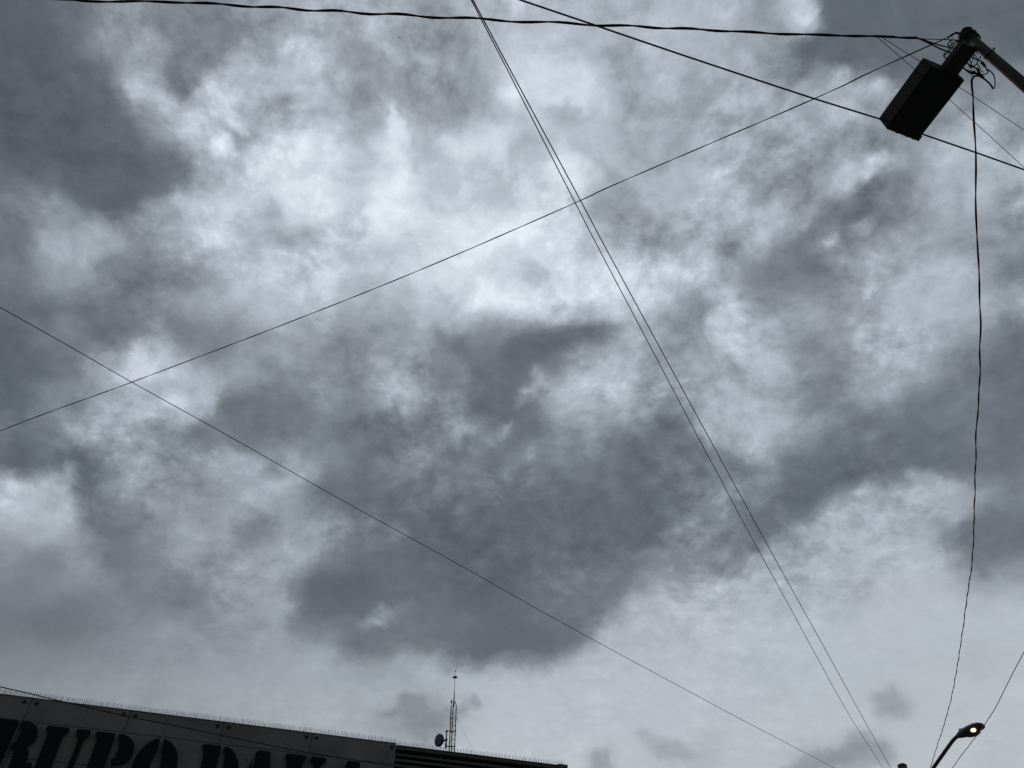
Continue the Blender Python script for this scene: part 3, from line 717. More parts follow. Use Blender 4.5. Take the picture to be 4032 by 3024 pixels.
LETTERS = {
 'G': [arc(-11.3, (T + Bm) / 2, 0.72, 0.76, 96, 264) + arc(-11.3, (T + Bm) / 2, 0.30, 0.60, 258, 102),
       [(-11.22, T), (-11.0, T - 0.03), (-10.86, T - 0.12), (-10.84, T), (-10.78, T), (-10.78, T - 0.52), (-10.84, T - 0.52), (-10.95, T - 0.30), (-11.1, T - 0.14), (-11.22, T - 0.12)],
       [(-11.22, Bm), (-11.22, Bm + 0.12), (-11.12, Bm + 0.15), (-11.12, Bm + 0.55), (-11.2, Bm + 0.6), (-11.2, Bm + 0.68), (-10.72, Bm + 0.68), (-10.72, Bm + 0.6), (-10.78, Bm + 0.55), (-10.78, Bm + 0.02), (-10.86, Bm + 0.12), (-11.0, Bm + 0.03)]],
 'R': [stem(-10.53, -10.09, 0.07, 0, T + 0.03),
       [(-10.03, -0.60), (-9.85, -0.595), (-9.72, -0.63), (-9.62, -0.70), (-9.555, -0.80), (-9.53, -0.93), (-9.545, -1.04), (-9.61, -1.14), (-9.70, -1.21),
        (-9.61, -1.26), (-9.56, -1.36), (-9.53, -1.5), (-9.51, -1.64), (-9.48, -1.585), (-9.42, -1.57), (-9.38, -1.62), (-9.36, -1.75), (-9.38, -1.92), (-9.47, -2.08), (-9.6, -2.14),
        (-9.75, -2.12), (-9.84, -2.0), (-9.87, -1.8), (-9.88, -1.5), (-9.91, -1.3), (-10.03, -1.26), (-10.03, -1.15), (-9.95, -1.11), (-9.945, -0.76), (-9.975, -0.72), (-10.03, -0.69)]],
 'U': [[(-9.39, T - 0.04), (-9.36, T), (-8.87, T), (-8.835, T - 0.04), (-8.84, T - 0.11), (-8.92, T - 0.17), (-8.93, T - 0.3), (-8.92, -1.8), (-8.87, -1.95), (-8.80, -2.0), (-8.80, Bm), (-8.95, Bm), (-9.12, -2.06), (-9.24, -1.92), (-9.29, -1.7), (-9.30, T - 0.25), (-9.33, T - 0.14), (-9.385, T - 0.1)],
       [(-8.66, T - 0.04), (-8.63, T), (-8.34, T), (-8.30, T - 0.04), (-8.31, T - 0.12), (-8.37, T - 0.19), (-8.41, T - 0.3), (-8.42, -1.75), (-8.47, -1.98), (-8.58, -2.1), (-8.73, Bm), (-8.73, -2.0), (-8.6, -1.93), (-8.54, -1.75), (-8.53, T - 0.3), (-8.58, T - 0.17), (-8.65, T - 0.11)]],
 'P': [stem(-8.09, -7.69, 0.09),
       [(-7.61, T), (-7.50, T - 0.005), (-7.36, T - 0.04), (-7.24, T - 0.11), (-7.15, T - 0.21), (-7.115, T - 0.35), (-7.11, T - 0.46), (-7.15, T - 0.6), (-7.23, T - 0.7), (-7.36, T - 0.75), (-7.52, T - 0.77), (-7.58, T - 0.73), (-7.59, T - 0.65), (-7.50, T - 0.60), (-7.49, T - 0.5), (-7.50, T - 0.25), (-7.54, T - 0.15), (-7.60, T - 0.12)]],
 'O': [arc(-6.50, (T + Bm) / 2, 0.53, 0.76, 96, 264) + [(-6.55, Bm + 0.12)] + arc(-6.42, (T + Bm) / 2, 0.18, 0.62, 232, 128),
       arc(-6.48, (T + Bm) / 2, 0.57, 0.76, -86, 86) + [(-6.44, T - 0.11)] + arc(-6.56, (T + Bm) / 2, 0.22, 0.62, 52, -52) + [(-6.44, Bm + 0.11)]],
 'D': [stem(-5.33, -4.92, 0.085),
       arc(-4.83, (T + Bm) / 2, 0.52, 0.755, -89, 89) + [(-4.845, T - 0.11), (-4.78, T - 0.16), (-4.75, T - 0.3), (-4.75, Bm + 0.3), (-4.78, Bm + 0.16), (-4.845, Bm + 0.11)]],
 'A': [[(-3.92, T), (-3.57, T), (-3.29, Bm + 0.12), (-3.22, Bm + 0.06), (-3.22, Bm), (-3.86, Bm), (-3.86, Bm + 0.06), (-3.78, Bm + 0.12), (-3.93, T - 0.75), (-3.955, T - 0.10)],
       [(-4.0, T - 0.24), (-3.99, T - 0.95), (-4.10, T - 0.95), (-4.20, Bm + 0.12), (-4.12, Bm + 0.06), (-4.12, Bm), (-4.40, Bm), (-4.40, Bm + 0.06), (-4.31, Bm + 0.12)]],
 'K': [stem(-3.055, -2.63, 0.08, 0.085),
       [(-2.43, T - 0.04), (-2.39, T), (-2.02, T), (-1.965, T - 0.04), (-1.98, T - 0.10), (-2.08, T - 0.18), (-2.40, T - 0.64), (-1.96, Bm + 0.14), (-1.88, Bm + 0.06), (-1.88, Bm), (-2.4, Bm), (-2.4, Bm + 0.06), (-2.34, Bm + 0.14), (-2.56, T - 0.84), (-2.56, T - 0.64), (-2.28, T - 0.26), (-2.30, T - 0.2), (-2.41, T - 0.13)]],
}
LETTERS['A2'] = [[(x + 2.56, y) for x, y in q] for q in LETTERS['A']]
sign = thing('building_sign', W(-6, -1.4, 0.1), 'black stencil serif letters GRUPO DAKA standing off the grey panelled wall', 'sign')
U_C = -4.98
for ch, polys in LETTERS.items():
    bm = bmesh.new()
    for poly in polys:
        fr = [bm.verts.new(W(U_C + (a - U_C) * 0.995, (9 + b) * 0.995 - 9, 0.12)) for a, b in poly]
        bk = [bm.verts.new(v.co + NW * 0.07) for v in fr]
        n = len(fr)
        for lp in (fr, bk):
            es = [bm.edges.get((lp[i], lp[(i + 1) % n])) or bm.edges.new((lp[i], lp[(i + 1) % n])) for i in range(n)]
            bmesh.ops.triangle_fill(bm, edges=es, use_beauty=True)
        for i in range(n):
            bm.faces.new((fr[i], fr[(i + 1) % n], bk[(i + 1) % n], bk[i]))
        cu = sum(a for a, b in poly) / n
        for vv in (-0.3, -0.75):   # stand-off pins
            uu = sum(a for a, b in poly) / n
            tube(bm, [W(uu, (T + vv), 0.05), W(uu, T + vv, 0.001)], 0.012, 6)
    o = obj('letter', bm, M_LETTER, sign)
    o['label'] = 'black stencil letter ' + ch[0]

# ------------------------------------------------------------------ lattice mast and dish on the roof
ZX = lambda x, y: (1640 + x / 3.9125, 2600 + y / 3.9125)
HD_M = 29.6


def zm(x, y, hd=HD_M): return at_hd(*ZX(x, y), hd)


base = zm(545, 1445)
mb = Vector((base.x, base.y, TOP - 0.35)); dirr = Vector((base.x, base.y, 0)).normalized(); latr = Vector((dirr.y, -dirr.x, 0))
mast = thing('lattice_mast', mb, 'guyed lattice antenna mast with lightning rod on the store roof', 'antenna mast')
leg_o = {'l': latr * -0.098 + dirr * -0.03, 'm': latr * -0.022 - dirr * 0.1, 'r': latr * 0.098 + dirr * 0.02}
zt = zm(560, 690).z
ax = zm(561, 1000)
for k, off in leg_o.items():
    bm = bmesh.new(); c0 = Vector((ax.x, ax.y, mb.z)) + off; c1 = Vector((ax.x, ax.y, zt)) + off
    if k == 'l': path = [c0, c1]
    else: path = [c0, c1, Vector((ax.x, ax.y, zm(575, 625).z)) + off * 0.15]
    tube(bm, path, 0.0175, 8); obj('leg', bm, M_STEEL, mast)
bm = bmesh.new(); z = mb.z + 0.03; i = 0; ks = ['l', 'm', 'r']; hh = 0.085
while z + hh < zt - 0.2:
    for a, b in (('m', 'r'), ('l', 'r'), ('l', 'm')):
        A, B = (leg_o[a], leg_o[b]) if i % 2 else (leg_o[b], leg_o[a])
        tube(bm, [Vector((ax.x, ax.y, z)) + A, Vector((ax.x, ax.y, z + hh)) + B], 0.0045, 4)
        if i % 3 == 0: tube(bm, [Vector((ax.x, ax.y, z)) + A, Vector((ax.x, ax.y, z)) + B], 0.0045, 4)
    z += hh; i += 1
obj('bracing', bm, M_STEEL, mast)
top = Vector((ax.x, ax.y, zm(575, 625).z)); zr = zm(585, 480).z; ztip = zm(601, 137).z
bm = bmesh.new(); tube(bm, [(ax.x, ax.y, zm(575, 720).z), (ax.x, ax.y, top.z), (ax.x, ax.y, zr)], [0.022, 0.024, 0.013], 8); obj('rod_socket', bm, M_STEEL, mast)
bm = bmesh.new(); tube(bm, [(ax.x, ax.y, zr - 0.02), (ax.x, ax.y, zm(597, 250).z), (ax.x, ax.y, ztip)], [0.010, 0.007, 0.003], 8); obj('lightning_rod', bm, M_STEEL, mast)


def disc(zc, r, h, n=20):
    bm = bmesh.new(); tube(bm, [(ax.x, ax.y, zc - h), (ax.x, ax.y, zc - h * 0.3), (ax.x, ax.y, zc + h * 0.3), (ax.x, ax.y, zc + h)], [r * 0.6, r, r, r * 0.4], n); return bm


obj('rod_disc', disc(zm(595, 261).z, 0.095, 0.028), M_BLACK, mast)
obj('rod_disc', disc(zm(600, 170).z, 0.032, 0.012), M_BLACK, mast)
bm = bmesh.new(); c = Vector((ax.x, ax.y, zm(552, 670).z)) + leg_o['l'] + dirr * -0.03 - latr * 0.025
box(bm, c, latr * 0.055, dirr * 0.05, (0, 0, zm(552, 622).z - c.z), 0.006); obj('junction_box', bm, M_BLACK, mast)
yb1, yb2 = zm(520, 1102).z, zm(515, 1338).z
dp = Vector((zm(460, 1200).x, zm(460, 1200).y, 0))
for zb in (yb1, yb2):
    bm = bmesh.new(); a = Vector((dp.x, dp.y, zb)) - latr * 0.04 - dirr * 0.05; b = Vector((ax.x, ax.y, zb)) + leg_o['r'] + latr * 0.03 - dirr * 0.07
    box(bm, a, b - a, dirr * 0.03, (0, 0, 0.03), 0.003); obj('bracket', bm, M_STEEL, mast)
    bm = bmesh.new(); tube(bm, [Vector((dp.x, dp.y, zb - 0.012)), Vector((dp.x, dp.y, zb + 0.045))], 0.04, 12); obj('clamp', bm, M_BLACK, mast)
bm = bmesh.new(); tube(bm, [(dp.x, dp.y, yb2 - 0.07), (dp.x, dp.y, yb1 + 0.05)], 0.021, 10); obj('side_pole', bm, M_STEEL, mast)
zg = zm(570, 870).z
for off, tgt in ((leg_o['r'], at_hd(*ZX(925, 1475), 30.6)), (leg_o['l'], at_hd(*ZX(405, 1220), 32.5)), (leg_o['m'], at_hd(*ZX(470, 1330), 33.0))):
    a = Vector((ax.x, ax.y, zg)) + off * 1.15; tgt.z = min(tgt.z, a.z - 0.4); dv = (tgt - a); tgt = a + dv * ((mb.z - a.z) / dv.z)
    bm = bmesh.new(); tube(bm, [a, tgt], 0.0035, 4); g = obj('guy_wire', bm, M_STEEL, mast)
    bm = bmesh.new(); dn = dv.normalized(); tube(bm, [a + dn * 0.03, a + dn * 0.13], 0.010, 6); obj('turnbuckle', bm, M_STEEL, g)

# dish
dc = zm(352, 1232); dax = (latr * -0.72 - dirr * 0.62 + Vector((0, 0, -0.08))).normalized()
dish = thing('dish_antenna', Vector((dp.x, dp.y, zm(452, 1225).z)), 'small round grey dish antenna clamped to the side pole of the mast', 'dish antenna')
up = Vector((0, 0, 1)); e1 = dax.cross(up).normalized(); e2 = e1.cross(dax)


DR = 0.225
bm = bmesh.new(); revolve(bm, dc, dax, e1, e2, [(0.045, DR), (0.07, DR * 0.85), (0.085, DR * 0.5), (0.09, 0.0)]); obj('radome', bm, M_DISH, dish, smooth=True)
bm = bmesh.new(); revolve(bm, dc, dax, e1, e2, [(-0.14, 0.03), (-0.12, DR * 0.45), (-0.07, DR * 0.82), (-0.03, DR * 0.985), (0.043, DR * 1.015)]); obj('reflector', bm, M_STEEL, dish, smooth=True)
bm = bmesh.new(); hub = Vector((dp.x, dp.y, zm(452, 1225).z)); tube(bm, [dc - dax * 0.12, dc - dax * 0.17, hub], [0.045, 0.035, 0.03], 10)
tube(bm, [hub - Vector((0, 0, 0.05)), hub + Vector((0, 0, 0.05))], 0.036, 10); tube(bm, [hub, hub + latr * 0.07], 0.012, 6)
tube(bm, [hub - Vector((0, 0, 0.09)), hub - Vector((0, 0, 0.14)), hub - Vector((0, 0, 0.2)), hub - Vector((0, 0, 0.24))], [0.022, 0.036, 0.036, 0.02], 10)
obj('mount', bm, M_BLACK, dish)

# ------------------------------------------------------------------ near pole with box luminaire
Z5 = lambda x, y: (3400 + x / 2.764, 50 + y / 2.764)
Z6 = lambda x, y: (3700 + x / 5.53, 90 + y / 5.53)
ptop = at_h(3797, 130, 7.42)
pole = thing('lamp_pole', (ptop.x, ptop.y, 0), 'weathered grey green steel pole with rust streaks and a big box luminaire at its top', 'lamp post')
pr = 0.031
bm = bmesh.new(); tube(bm, [(ptop.x, ptop.y, z) for z in (0.13, 1.0, 3.0, 5.0, 6.5, 7.36)], [0.042, 0.041, 0.038, 0.036, 0.034, pr], 28); obj('pole', bm, M_POLE, pole, smooth=True)
bm = bmesh.new(); tube(bm, [(ptop.x, ptop.y, 7.361), (ptop.x, ptop.y, 7.40), (ptop.x, ptop.y, 7.43), (ptop.x, ptop.y, 7.44)], [pr + 0.004, pr + 0.008, pr - 0.008, 0.01], 20); obj('pole_cap', bm, M_BLACK, pole, smooth=True)
bm = bmesh.new(); box(bm, (ptop.x - 0.2, ptop.y - 0.2, 0.131), (0.4, 0, 0), (0, 0.4, 0), (0, 0, 0.02), 0.004); obj('base_plate', bm, M_POLE, pole)
for k, (zc, rr, tl) in enumerate(((7.40, 0.012, 0.1), (7.355, 0.010, -0.12), (7.32, 0.009, 0.16), (7.285, 0.006, 0.05))):
    bm = bmesh.new(); R = pr + 0.012 + 0.004 * (k % 2)
    ring = [Vector((ptop.x + R * math.cos(a * math.pi / 12), ptop.y + R * math.sin(a * math.pi / 12), zc + tl * 0.12 * math.cos(a * math.pi / 12 + k) + 0.006 * math.sin(a * 1.3))) for a in range(25)]
    tube(bm, ring, rr, 6); obj('wire_wrap', bm, M_BLACK, pole, smooth=True)
bm = bmesh.new(); R = pr + 0.006
ring = []
for a in range(0, 25):
    th = a * math.pi / 12
    ring.append(Vector((ptop.x + (R + 0.02 * max(0, math.cos(th - 0.2))) * math.cos(th), ptop.y + (R + 0.02 * max(0, math.cos(th - 0.2))) * math.sin(th), 7.03 + 0.05 * math.cos(th - 0.5))))
tube(bm, ring, 0.004, 6); obj('tie_wire', bm, M_CABLE, pole, smooth=True)

LZ = 7.10
A_, B_, C_, D_ = (at_h(*Z5(*q), LZ) for q in ((750, 590), (1118, 740), (600, 1395), (250, 1265)))
lx = (D_ - A_).normalized(); ly = Vector((lx.y, -lx.x, 0));
if ly.dot(B_ - A_) < 0: ly = -ly
Ll, Lw, Lh = (D_ - A_).length, (B_ - A_).length, 0.165
hs = obj  # alias kept short
bm = bmesh.new()
box(bm, A_ + Vector((0, 0, 0.012)), lx * Ll, ly * Lw, (0, 0, Lh), 0.006)
housing = obj('lamp_housing', bm, M_HOUS, pole)
bm = bmesh.new(); box(bm, A_ + lx * 0.012 + ly * 0.012 + Vector((0, 0, 0.002)), lx * (Ll - 0.06), ly * (Lw - 0.024), (0, 0, 0.009), 0.002)
g = obj('lens', bm, M_LENS, housing)
bm = bmesh.new(); box(bm, A_ + lx * (Ll - 0.043) + Vector((0, 0, 0.0)), lx * 0.043, ly * Lw, (0, 0, 0.011), 0.002)
g = obj('lens_frame', bm, M_HOUS, housing)
for s in (0.3, 0.62, 0.8):
    bm = bmesh.new(); box(bm, A_ + lx * (Ll - 0.004) + ly * (Lw * s) + Vector((0, 0, -0.001)), lx * 0.008, ly * 0.012, (0, 0, 0.012), 0.001)
    obj('latch', bm, M_HOUS, housing)
# arm from pole to housing
al = at_h(*Z5(898, 592), LZ + 0.03); ar = at_h(*Z5(1030, 640), LZ + 0.06)
s_l = (al - A_).dot(ly); s_r = (ar - A_).dot(ly)
p_s = (Vector((ptop.x, ptop.y, 0)) - Vector((A_.x, A_.y, 0)))
reach = -p_s.dot(lx) - pr * 0.6
bm = bmesh.new(); box(bm, A_ + ly * s_l + lx * 0.02 + Vector((0, 0, 0.03)), -lx * (reach + 0.02), ly * (s_r - s_l), (0, 0, 0.07), 0.006); obj('arm', bm, M_BLACK, pole)
print('ARM', reach, s_l, s_r, p_s.dot(ly), Ll, Lw)

# ------------------------------------------------------------------ overhead cables
ZT = 7.30
c1 = [at_h(x, y, z) for x, y, z in ((-2600, -420, 7.9), (-700, -75, 7.7), (280, 0, 7.6), (690, 8, 7.5), (1344, 46, 7.42), (1895, 76, 7.38), (2333, 97, 7.34), (2688, 113, 7.32), (3100, 134, 7.30), (3454, 143, 7.3), (3540, 149, 7.3), (3610, 149, 7.3))]
cable('twisted_cable', c1, 0.0125, 'thick black twisted cable bundle running along the top edge to the pole', ext=(15, 0), twist=0.5, wob=0.005)
c2 = [at_h(x, y, 6.75) for x, y in ((900, -430), (2050, 0), (2333, 96), (2688, 217), (3201, 387), (3457, 466), (3640, 531), (4032, 668), (4900, 985))]
cable('overhead_cable', c2, 0.0118, 'straight smooth black cable crossing in front of the box luminaire', ext=(25, 25), sides=8)
c3 = [at_h(x, y, 7.36) for x, y in ((-900, 2065), (0, 1697), (516, 1506), (1167, 1258), (1704, 1042), (2269, 797), (2424, 725), (3208, 388), (3400, 297), (3574, 218), (3731, 148))]
cable('service_cable', c3, 0.0065, 'thin twisted cable rising from the left edge to the top of the pole', ext=(25, 0), twist=0.9, step=0.12)
c3b = [at_h(x, y, 7.38) for x, y in ((3731, 148), (3745, 140), (3757, 132), (3772, 130), (3785, 138))]
cable('cable_grip', c3b, 0.011, 'lumpy taped grip tying the thin twisted cable to the pole top', twist=0.07, cat='cable grip')
HP = 9.3
ca = [at_h(x, y, HP) for x, y in ((1600, -520), (1856, 0), (1991, 261), (2266, 801), (2373, 1008), (2690, 1610), (2794, 1808), (2810, 1834), (2905, 2016), (3010, 2210), (3113, 2396), (3223, 2599), (3356, 2836), (3477, 3024), (3560, 3160))]
cable('overhead_cable', ca, 0.0115, 'left of the two thin parallel cables running diagonally down the sky', ext=(25, 20), group='pair of parallel cables', sides=6)
cb = [at_h(x, y, HP + 0.02) for x, y in ((1590, -500), (1862, 0), (1982, 225), (2286, 790), (2402, 1008), (2688, 1534), (2951, 2016), (3113, 2311), (3271, 2596), (3393, 2818), (3507, 3024), (3585, 3160))]
cable('overhead_cable', cb, 0.0125, 'right of the two thin parallel cables running diagonally down the sky', ext=(25, 20), group='pair of parallel cables', sides=6)
c5 = [at_h(x, y, 8.9) for x, y in ((-500, 925), (0, 1210), (267, 1360), (519, 1505), (899, 1716), (1344, 1968), (1794, 2216), (2213, 2452), (2688, 2709), (2931, 2839), (3286, 3024), (3500, 3135))]
cable('overhead_cable', c5, 0.0105, 'lone thin cable slanting from the left edge down to the lower right', ext=(25, 20))
c6 = [at_h(x, y, z) for x, y, z in ((-500, 2600, 7.4), (0, 2704, 7.35), (181, 2747, 7.33), (298, 2774, 7.32), (479, 2816, 7.3), (678, 2855, 7.28), (1000, 2921, 7.25), (1229, 2966, 7.22), (1555, 3017, 7.2), (1900, 3070, 7.2))]
cable('overhead_cable', c6, 0.017, 'black cable slung low in front of the panelled parapet', ext=(25, 20))
c8 = [at_h(x, y, 8.2) for x, y in ((4500, 1750), (4180, 2290), (4032, 2568), (3981, 2664), (3921, 2784), (3878, 2851), (3867, 2868), (3811, 2942), (3779, 2982), (3751, 3024), (3680, 3120))]
cable('overhead_cable', c8, 0.015, 'grey cable coming down from the right edge behind the lit street lamp', ext=(20, 15), material=M_GREYC)
t1 = [at_h(x, y, z) for x, y, z in ((3454, 146, 7.28), (3525, 207, 7.2), (3597, 269, 7.05), (3744, 397, 6.98), (3837, 481, 6.98), (4022, 650, 6.98), (4400, 1000, 6.98))]
cable('thin_wire', t1, 0.0042, 'lower of two thin wires dropping from the bundle across the luminaire', ext=(0, 15))
t2 = [at_h(x, y, z) for x, y, z in ((3472, 146, 7.28), (3545, 193, 7.2), (3619, 240, 7.07), (3783, 347, 7.0), (3834, 381, 7.0), (4032, 512, 7.0), (4400, 757, 7.0))]
cable('thin_wire', t2, 0.0042, 'upper of two thin wires dropping from the bundle past the luminaire', ext=(0, 15))
c7 = [at_h(x, y, z) for x, y, z in ((3874, 303, 7.1), (3850, 296, 7.1), (3832, 300, 7.1), (3823, 318, 7.08), (3825, 345, 7.05), (3831, 380, 7.0), (3835, 448, 6.95), (3839, 547, 6.9), (3841, 668, 6.85), (3843, 790, 6.8), (3847, 911, 6.75), (3850, 1008, 6.7),
     (3859, 1190, 6.68), (3859, 1373, 6.66), (3855, 1555, 6.7), (3845, 1676, 6.75), (3841, 1828, 6.8), (3836, 2016, 6.9), (3829, 2198, 7.0), (3809, 2344, 7.15), (3785, 2520, 7.3), (3767, 2636, 7.4), (3745, 2751, 7.5), (3715, 2861, 7.6), (3691, 2933, 7.7), (3663, 3024, 7.8), (3635, 3110, 7.9))]
cable('drop_cable', c7, 0.0098, 'thick black twisted cable hanging down the right side from the pole wiring', ext=(0, 6), twist=0.7, wob=0.0035)

# wiring round the pole top
swl = thing('splice_wires', at_h(*Z5(900, 380), 7.3), 'loose black wires and drip loops between the cable bundle and the pole arm', 'wires')


def wires(par, Z, lst):
    for d, z0, z1, pts in lst:
        n = len(pts) - 1
        p = [at_h(*Z(*q), z0 + (z1 - z0) * i / n) for i, q in enumerate(pts)]
        bm = bmesh.new(); tube(bm, spline(p, 0.012), d / 2, 6); obj('wire', bm, M_CABLE, par, smooth=True)


wires(swl, Z5, [
    (0.006, 7.3, 7.36, [(575, 278), (640, 284), (780, 290), (920, 294), (1070, 300)]),
    (0.009, 7.3, 7.25, [(575, 275), (640, 290), (750, 330), (860, 362), (985, 388)]),
    (0.010, 7.3, 7.24, [(575, 277), (620, 290), (740, 345), (840, 395), (945, 434)]),
    (0.009, 7.34, 7.2, [(1050, 303), (1000, 315), (960, 345), (930, 400), (890, 440), (872, 468), (885, 485), (900, 495)]),
    (0.008, 7.34, 7.2, [(1060, 306), (1010, 330), (975, 365), (940, 420), (905, 448), (880, 462)]),
    (0.006, 7.36, 7.28, [(1020, 300), (970, 300), (935, 320), (915, 345), (925, 365), (985, 330)]),
    (0.0045, 7.36, 7.22, [(920, 268), (935, 300), (960, 335), (990, 375)]),
    (0.0045, 7.37, 7.25, [(975, 268), (950, 300), (925, 345), (930, 375)]),
])
swr = thing('splice_wires', at_h(*Z5(1250, 560), 7.1), 'tangle of black tails and taped joints hanging between pole and drop cable', 'wires')
wires(swr, Z6, [
    (0.009, 7.22, 7.15, [(640, 715), (740, 765), (850, 820), (930, 850), (985, 940), (1020, 1010), (1055, 1060), (1040, 1095), (960, 1125), (860, 1130), (780, 1110)]),
    (0.018, 7.2, 7.17, [(905, 865), (950, 895), (990, 950)]),
    (0.008, 7.16, 7.1, [(1040, 1010), (1110, 1060), (1170, 1130), (1200, 1230), (1205, 1370), (1190, 1420), (1160, 1440)]),
    (0.012, 7.1, 7.1, [(1160, 1430), (1110, 1350), (1020, 1260), (930, 1195), (850, 1155)]),
    (0.010, 7.2, 7.15, [(550, 840), (610, 885), (670, 935), (740, 965), (820, 1000)]),
    (0.022, 7.16, 7.14, [(660, 940), (700, 948)]),
    (0.020, 7.15, 7.1, [(820, 985), (850, 1060), (885, 1140), (960, 1200)]),
    (0.010, 7.2, 7.12, [(460, 945), (560, 1015), (640, 1080), (720, 1110), (800, 1105), (880, 1115)]),
    (0.020, 7.14, 7.12, [(670, 1085), (720, 1080), (770, 1070)]),
    (0.007, 7.18, 7.12, [(580, 1020), (680, 1060), (760, 1075), (860, 1110)]),
    (0.006, 7.3, 7.14, [(720, 600), (745, 660), (750, 720), (715, 800), (690, 860), (675, 920)]),
    (0.006, 7.25, 7.14, [(665, 690), (660, 750), (655, 820), (680, 870), (690, 920), (670, 940)]),
    (0.0055, 7.28, 7.2, [(750, 680), (800, 750), (835, 810)]),
    (0.0085, 7.25, 7.16, [(900, 725), (850, 800), (815, 870), (795, 910), (740, 945)]),
    (0.0055, 7.2, 7.14, [(810, 880), (860, 950), (900, 1030), (955, 1080)]),
    (0.0045, 7.15, 7.1, [(670, 960), (685, 1060), (688, 1180)]),
    (0.007, 7.25, 7.25, [(790, 610), (815, 650), (830, 690)]),
])

# ------------------------------------------------------------------ street lamp on the far utility pole
pp = at_h(3551, 3013, 8.86)
far = thing('utility_pole', (pp.x, pp.y, 0), 'dark concrete utility pole whose blunt top just shows beside the street lamp arm', 'utility pole')
bm = bmesh.new(); aw = 0.098
tube(bm, [(pp.x, pp.y, 0), (pp.x, pp.y, 4), (pp.x, pp.y, 8.82)], [0.17, 0.145, 0.112], 8); obj('pole', bm, M_CONC, far)
bm = bmesh.new(); tube(bm, [(pp.x, pp.y, 8.821), (pp.x, pp.y, 8.86), (pp.x, pp.y, 8.885)], [0.118, 0.118, 0.085], 8); obj('pole_cap', bm, M_BLACK, far)
Z4 = lambda x, y: (3400 + x / 3.166, 2500 + y / 3.166)
n0 = at_h(*Z4(1190, 1255), 9.10); n1 = at_h(*Z4(1500, 1130), 9.16)
hx = (n1 - n0); hx.z = 0; hx.normalize(); hy = Vector((hx.y, -hx.x, 0))     # hx: along the head towards the tip
lamp = thing('street_lamp', n0, 'lit street lamp head on a slanting arm, warm light glowing at the lower right', 'street lamp')
bend = at_h(*Z4(1120, 1310), 9.02)
# arm stays in the vertical plane through the head axis
arm_pts = [n0 + Vector((0, 0, -0.01)), n0 - hx * 0.13 + Vector((0, 0, -0.035))]
q = bend
nn = Vector((-hx.y, hx.x, 0))


def on_plane(x, y):
    d = ray(x, y); c = Vector((0, 0, CAM_H)); return c + d * (((n0 - c).dot(nn)) / d.dot(nn))


arm_pts = [n0 + hx * 0.06, n0 - hx * 0.04, on_plane(*Z4(1120, 1310)), on_plane(*Z4(1060, 1390)), on_plane(*Z4(870, 1659)), on_plane(*Z4(780, 1790))]
arm_pts.append(Vector((pp.x, pp.y, arm_pts[-1].z - 0.12)))
bm = bmesh.new(); tube(bm, spline(arm_pts, 0.08), 0.042, 12); obj('arm', bm, M_LAMP, lamp, smooth=True)
for q in arm_pts: print('armpt', q)
# head body: stations along the axis (s, half width, underside z, top z)
HL = (n1 - n0); HLn = math.hypot(HL.x, HL.y)
st = [(-0.06, 0.05, -0.05, 0.05), (0.08, 0.075, -0.07, 0.10), (0.25, 0.12, -0.085, 0.115), (0.45, 0.165, -0.075, 0.12), (0.68, 0.175, -0.055, 0.12), (0.88, 0.15, -0.045, 0.095), (0.98, 0.10, -0.035, 0.06), (1.02, 0.05, -0.01, 0.03)]
bm = bmesh.new(); rings = []
for s, w_, zb, zt_ in st:
    c = n0 + hx * (s * HLn) + Vector((0, 0, 0.06 * s)); ring = []
    for k in range(16):
        th = 2 * math.pi * k / 16; cx_, cz_ = math.cos(th), math.sin(th)
        cx_ = math.copysign(abs(cx_) ** 0.7, cx_); cz_ = math.copysign(abs(cz_) ** 0.8, cz_)
        ring.append(bm.verts.new(c + hy * (w_ * cx_) + Vector((0, 0, (zt_ if cz_ > 0 else -zb) * cz_))))
    rings.append(ring)
for a, c in zip(rings, rings[1:]):
    for k in range(16): bm.faces.new((a[k], a[(k + 1) % 16], c[(k + 1) % 16], c[k]))
bm.faces.new(rings[0][::-1]); bm.faces.new(rings[-1])
head = obj('lamp_head', bm, M_LAMP, lamp, smooth=True)


def ell(c, rx, ry, rz, n=20, m=8, lower=True):
    bm = bmesh.new(); rings = []
    for j in range(m + 1):
        ph = (math.pi / 2) * j / m
        rings.append([bm.verts.new(c + hx * (rx * math.cos(ph) * math.cos(2 * math.pi * k / n)) + hy * (ry * math.cos(ph) * math.sin(2 * math.pi * k / n)) - Vector((0, 0, rz * math.sin(ph) if j < m else rz))) for k in range(n)])
    for a, b in zip(rings[:-1], rings[1:]):
        for k in range(n): bm.faces.new((a[k], a[(k + 1) % n], b[(k + 1) % n], b[k]))
    bm.faces.new(rings[0]); return bm


c = n0 + hx * (0.50 * HLn) + Vector((0, 0, -0.03))
g = obj('lamp_bowl', ell(c, 0.20, 0.125, 0.085), M_GLASSB, head, smooth=True)
bc = at_h(*Z4(1370, 1187), 9.075)
bm = bmesh.new(); bmesh.ops.create_icosphere(bm, subdivisions=3, radius=1.0, matrix=Matrix.Translation(bc) @ Matrix(((hx.x, hy.x, 0, 0), (hx.y, hy.y, 0, 0), (0, 0, 1, 0), (0, 0, 0, 1))) @ Matrix.Diagonal((0.064, 0.050, 0.042, 1)))
g = obj('lit_bulb', bm, M_GLOW, head, smooth=True)
pc = n0 + hx * (0.16 * HLn) + Vector((0, 0, 0.055)); bm = bmesh.new(); tube(bm, [pc, pc + Vector((0, 0, 0.075))], [0.06, 0.055], 12)
g = obj('photocell', bm, M_LAMP, head)


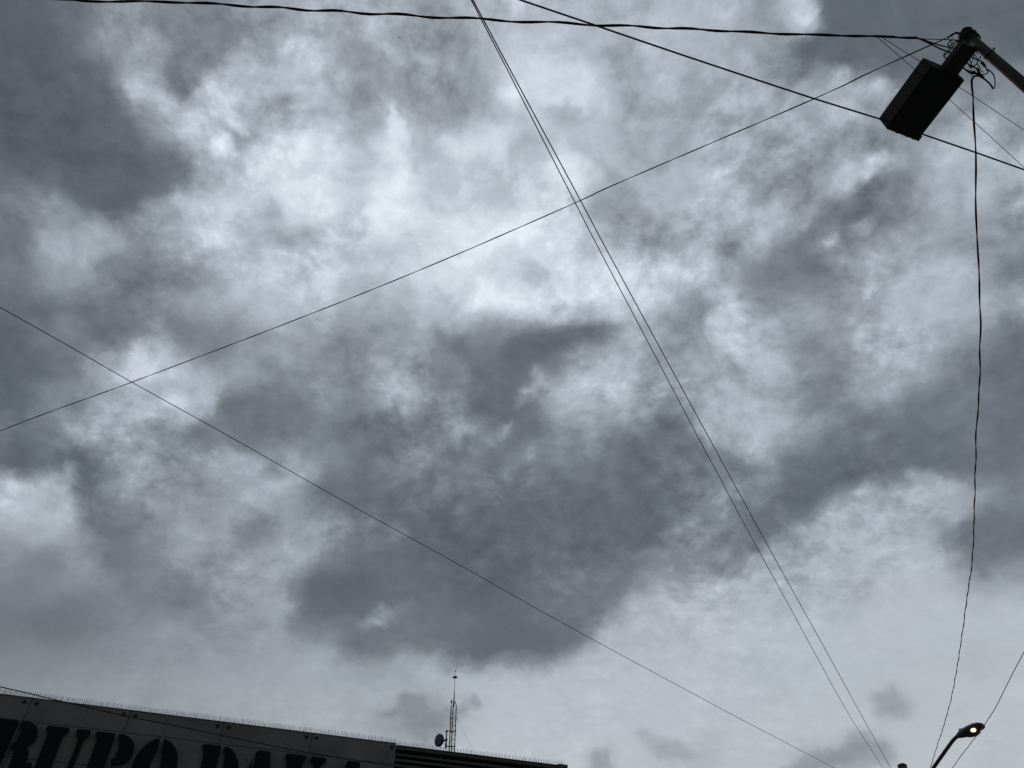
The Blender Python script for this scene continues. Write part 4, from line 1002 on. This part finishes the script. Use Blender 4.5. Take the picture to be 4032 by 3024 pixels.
# ------------------------------------------------------------------ birds
def bird(px, py, dist, span, ang, flap, label):
    c = at_slant(px, py, dist); rt = Matrix.Rotation(math.radians(ang), 3, 'Z')
    fw = rt @ Vector((0, 1, 0)); sd = rt @ Vector((1, 0, 0)); upv = Vector((0, 0, 1)); bm = bmesh.new(); s = span / 2
    tube(bm, [c - fw * s * 0.62, c - fw * s * 0.3, c, c + fw * s * 0.28, c + fw * s * 0.42, c + fw * s * 0.52], [s * 0.03, s * 0.09, s * 0.13, s * 0.09, s * 0.07, s * 0.01], 8)
    for sg in (-1, 1):
        a = [c + sd * sg * s * 0.08 + fw * s * 0.16, c + sd * sg * s * 0.55 + fw * s * 0.24 + upv * s * flap, c + sd * sg * s - fw * s * 0.12 + upv * s * flap * 0.6,
             c + sd * sg * s * 0.5 - fw * s * 0.12 + upv * s * flap * 0.9, c + sd * sg * s * 0.08 - fw * s * 0.2]
        t_ = [bm.verts.new(p + upv * s * 0.02) for p in a]; b_ = [bm.verts.new(p - upv * s * 0.02) for p in a]
        bm.faces.new(t_); bm.faces.new(b_[::-1])
        for i in range(5): bm.faces.new((t_[i], t_[(i + 1) % 5], b_[(i + 1) % 5], b_[i]))
    tl = [c - fw * s * 0.4 - sd * s * 0.05, c - fw * s * 0.4 + sd * s * 0.05, c - fw * s * 0.85 + sd * s * 0.16, c - fw * s * 0.85 - sd * s * 0.16]
    t_ = [bm.verts.new(p + upv * s * 0.01) for p in tl]; b_ = [bm.verts.new(p - upv * s * 0.01) for p in tl]
    bm.faces.new(t_); bm.faces.new(b_[::-1])
    for i in range(4): bm.faces.new((t_[i], t_[(i + 1) % 4], b_[(i + 1) % 4], b_[i]))
    tag(obj('bird', bm, M_BIRD), label, 'bird', 'small birds high in the sky')


bird(1574, 148, 95, 0.34, 40, 0.5, 'dark bird just below the twisted cable at the top')
bird(430, 503, 110, 0.26, -60, 0.4, 'tiny dark bird alone before the darkest cloud at upper left')
bird(1474, 980, 190, 0.26, 10, 0.4, 'faint bird over the bright cloud left of centre')
bird(266, 1354, 190, 0.3, 70, 0.5, 'faint bird touching the lone slanting cable near the left edge')
bird(2123, 1824, 150, 0.26, 120, 0.4, 'tiny bird in the dark grey cloud right below the centre')
bird(2857, 2685, 150, 0.34, -20, 0.5, 'tiny bird in the pale low sky above the lone slanting cable')
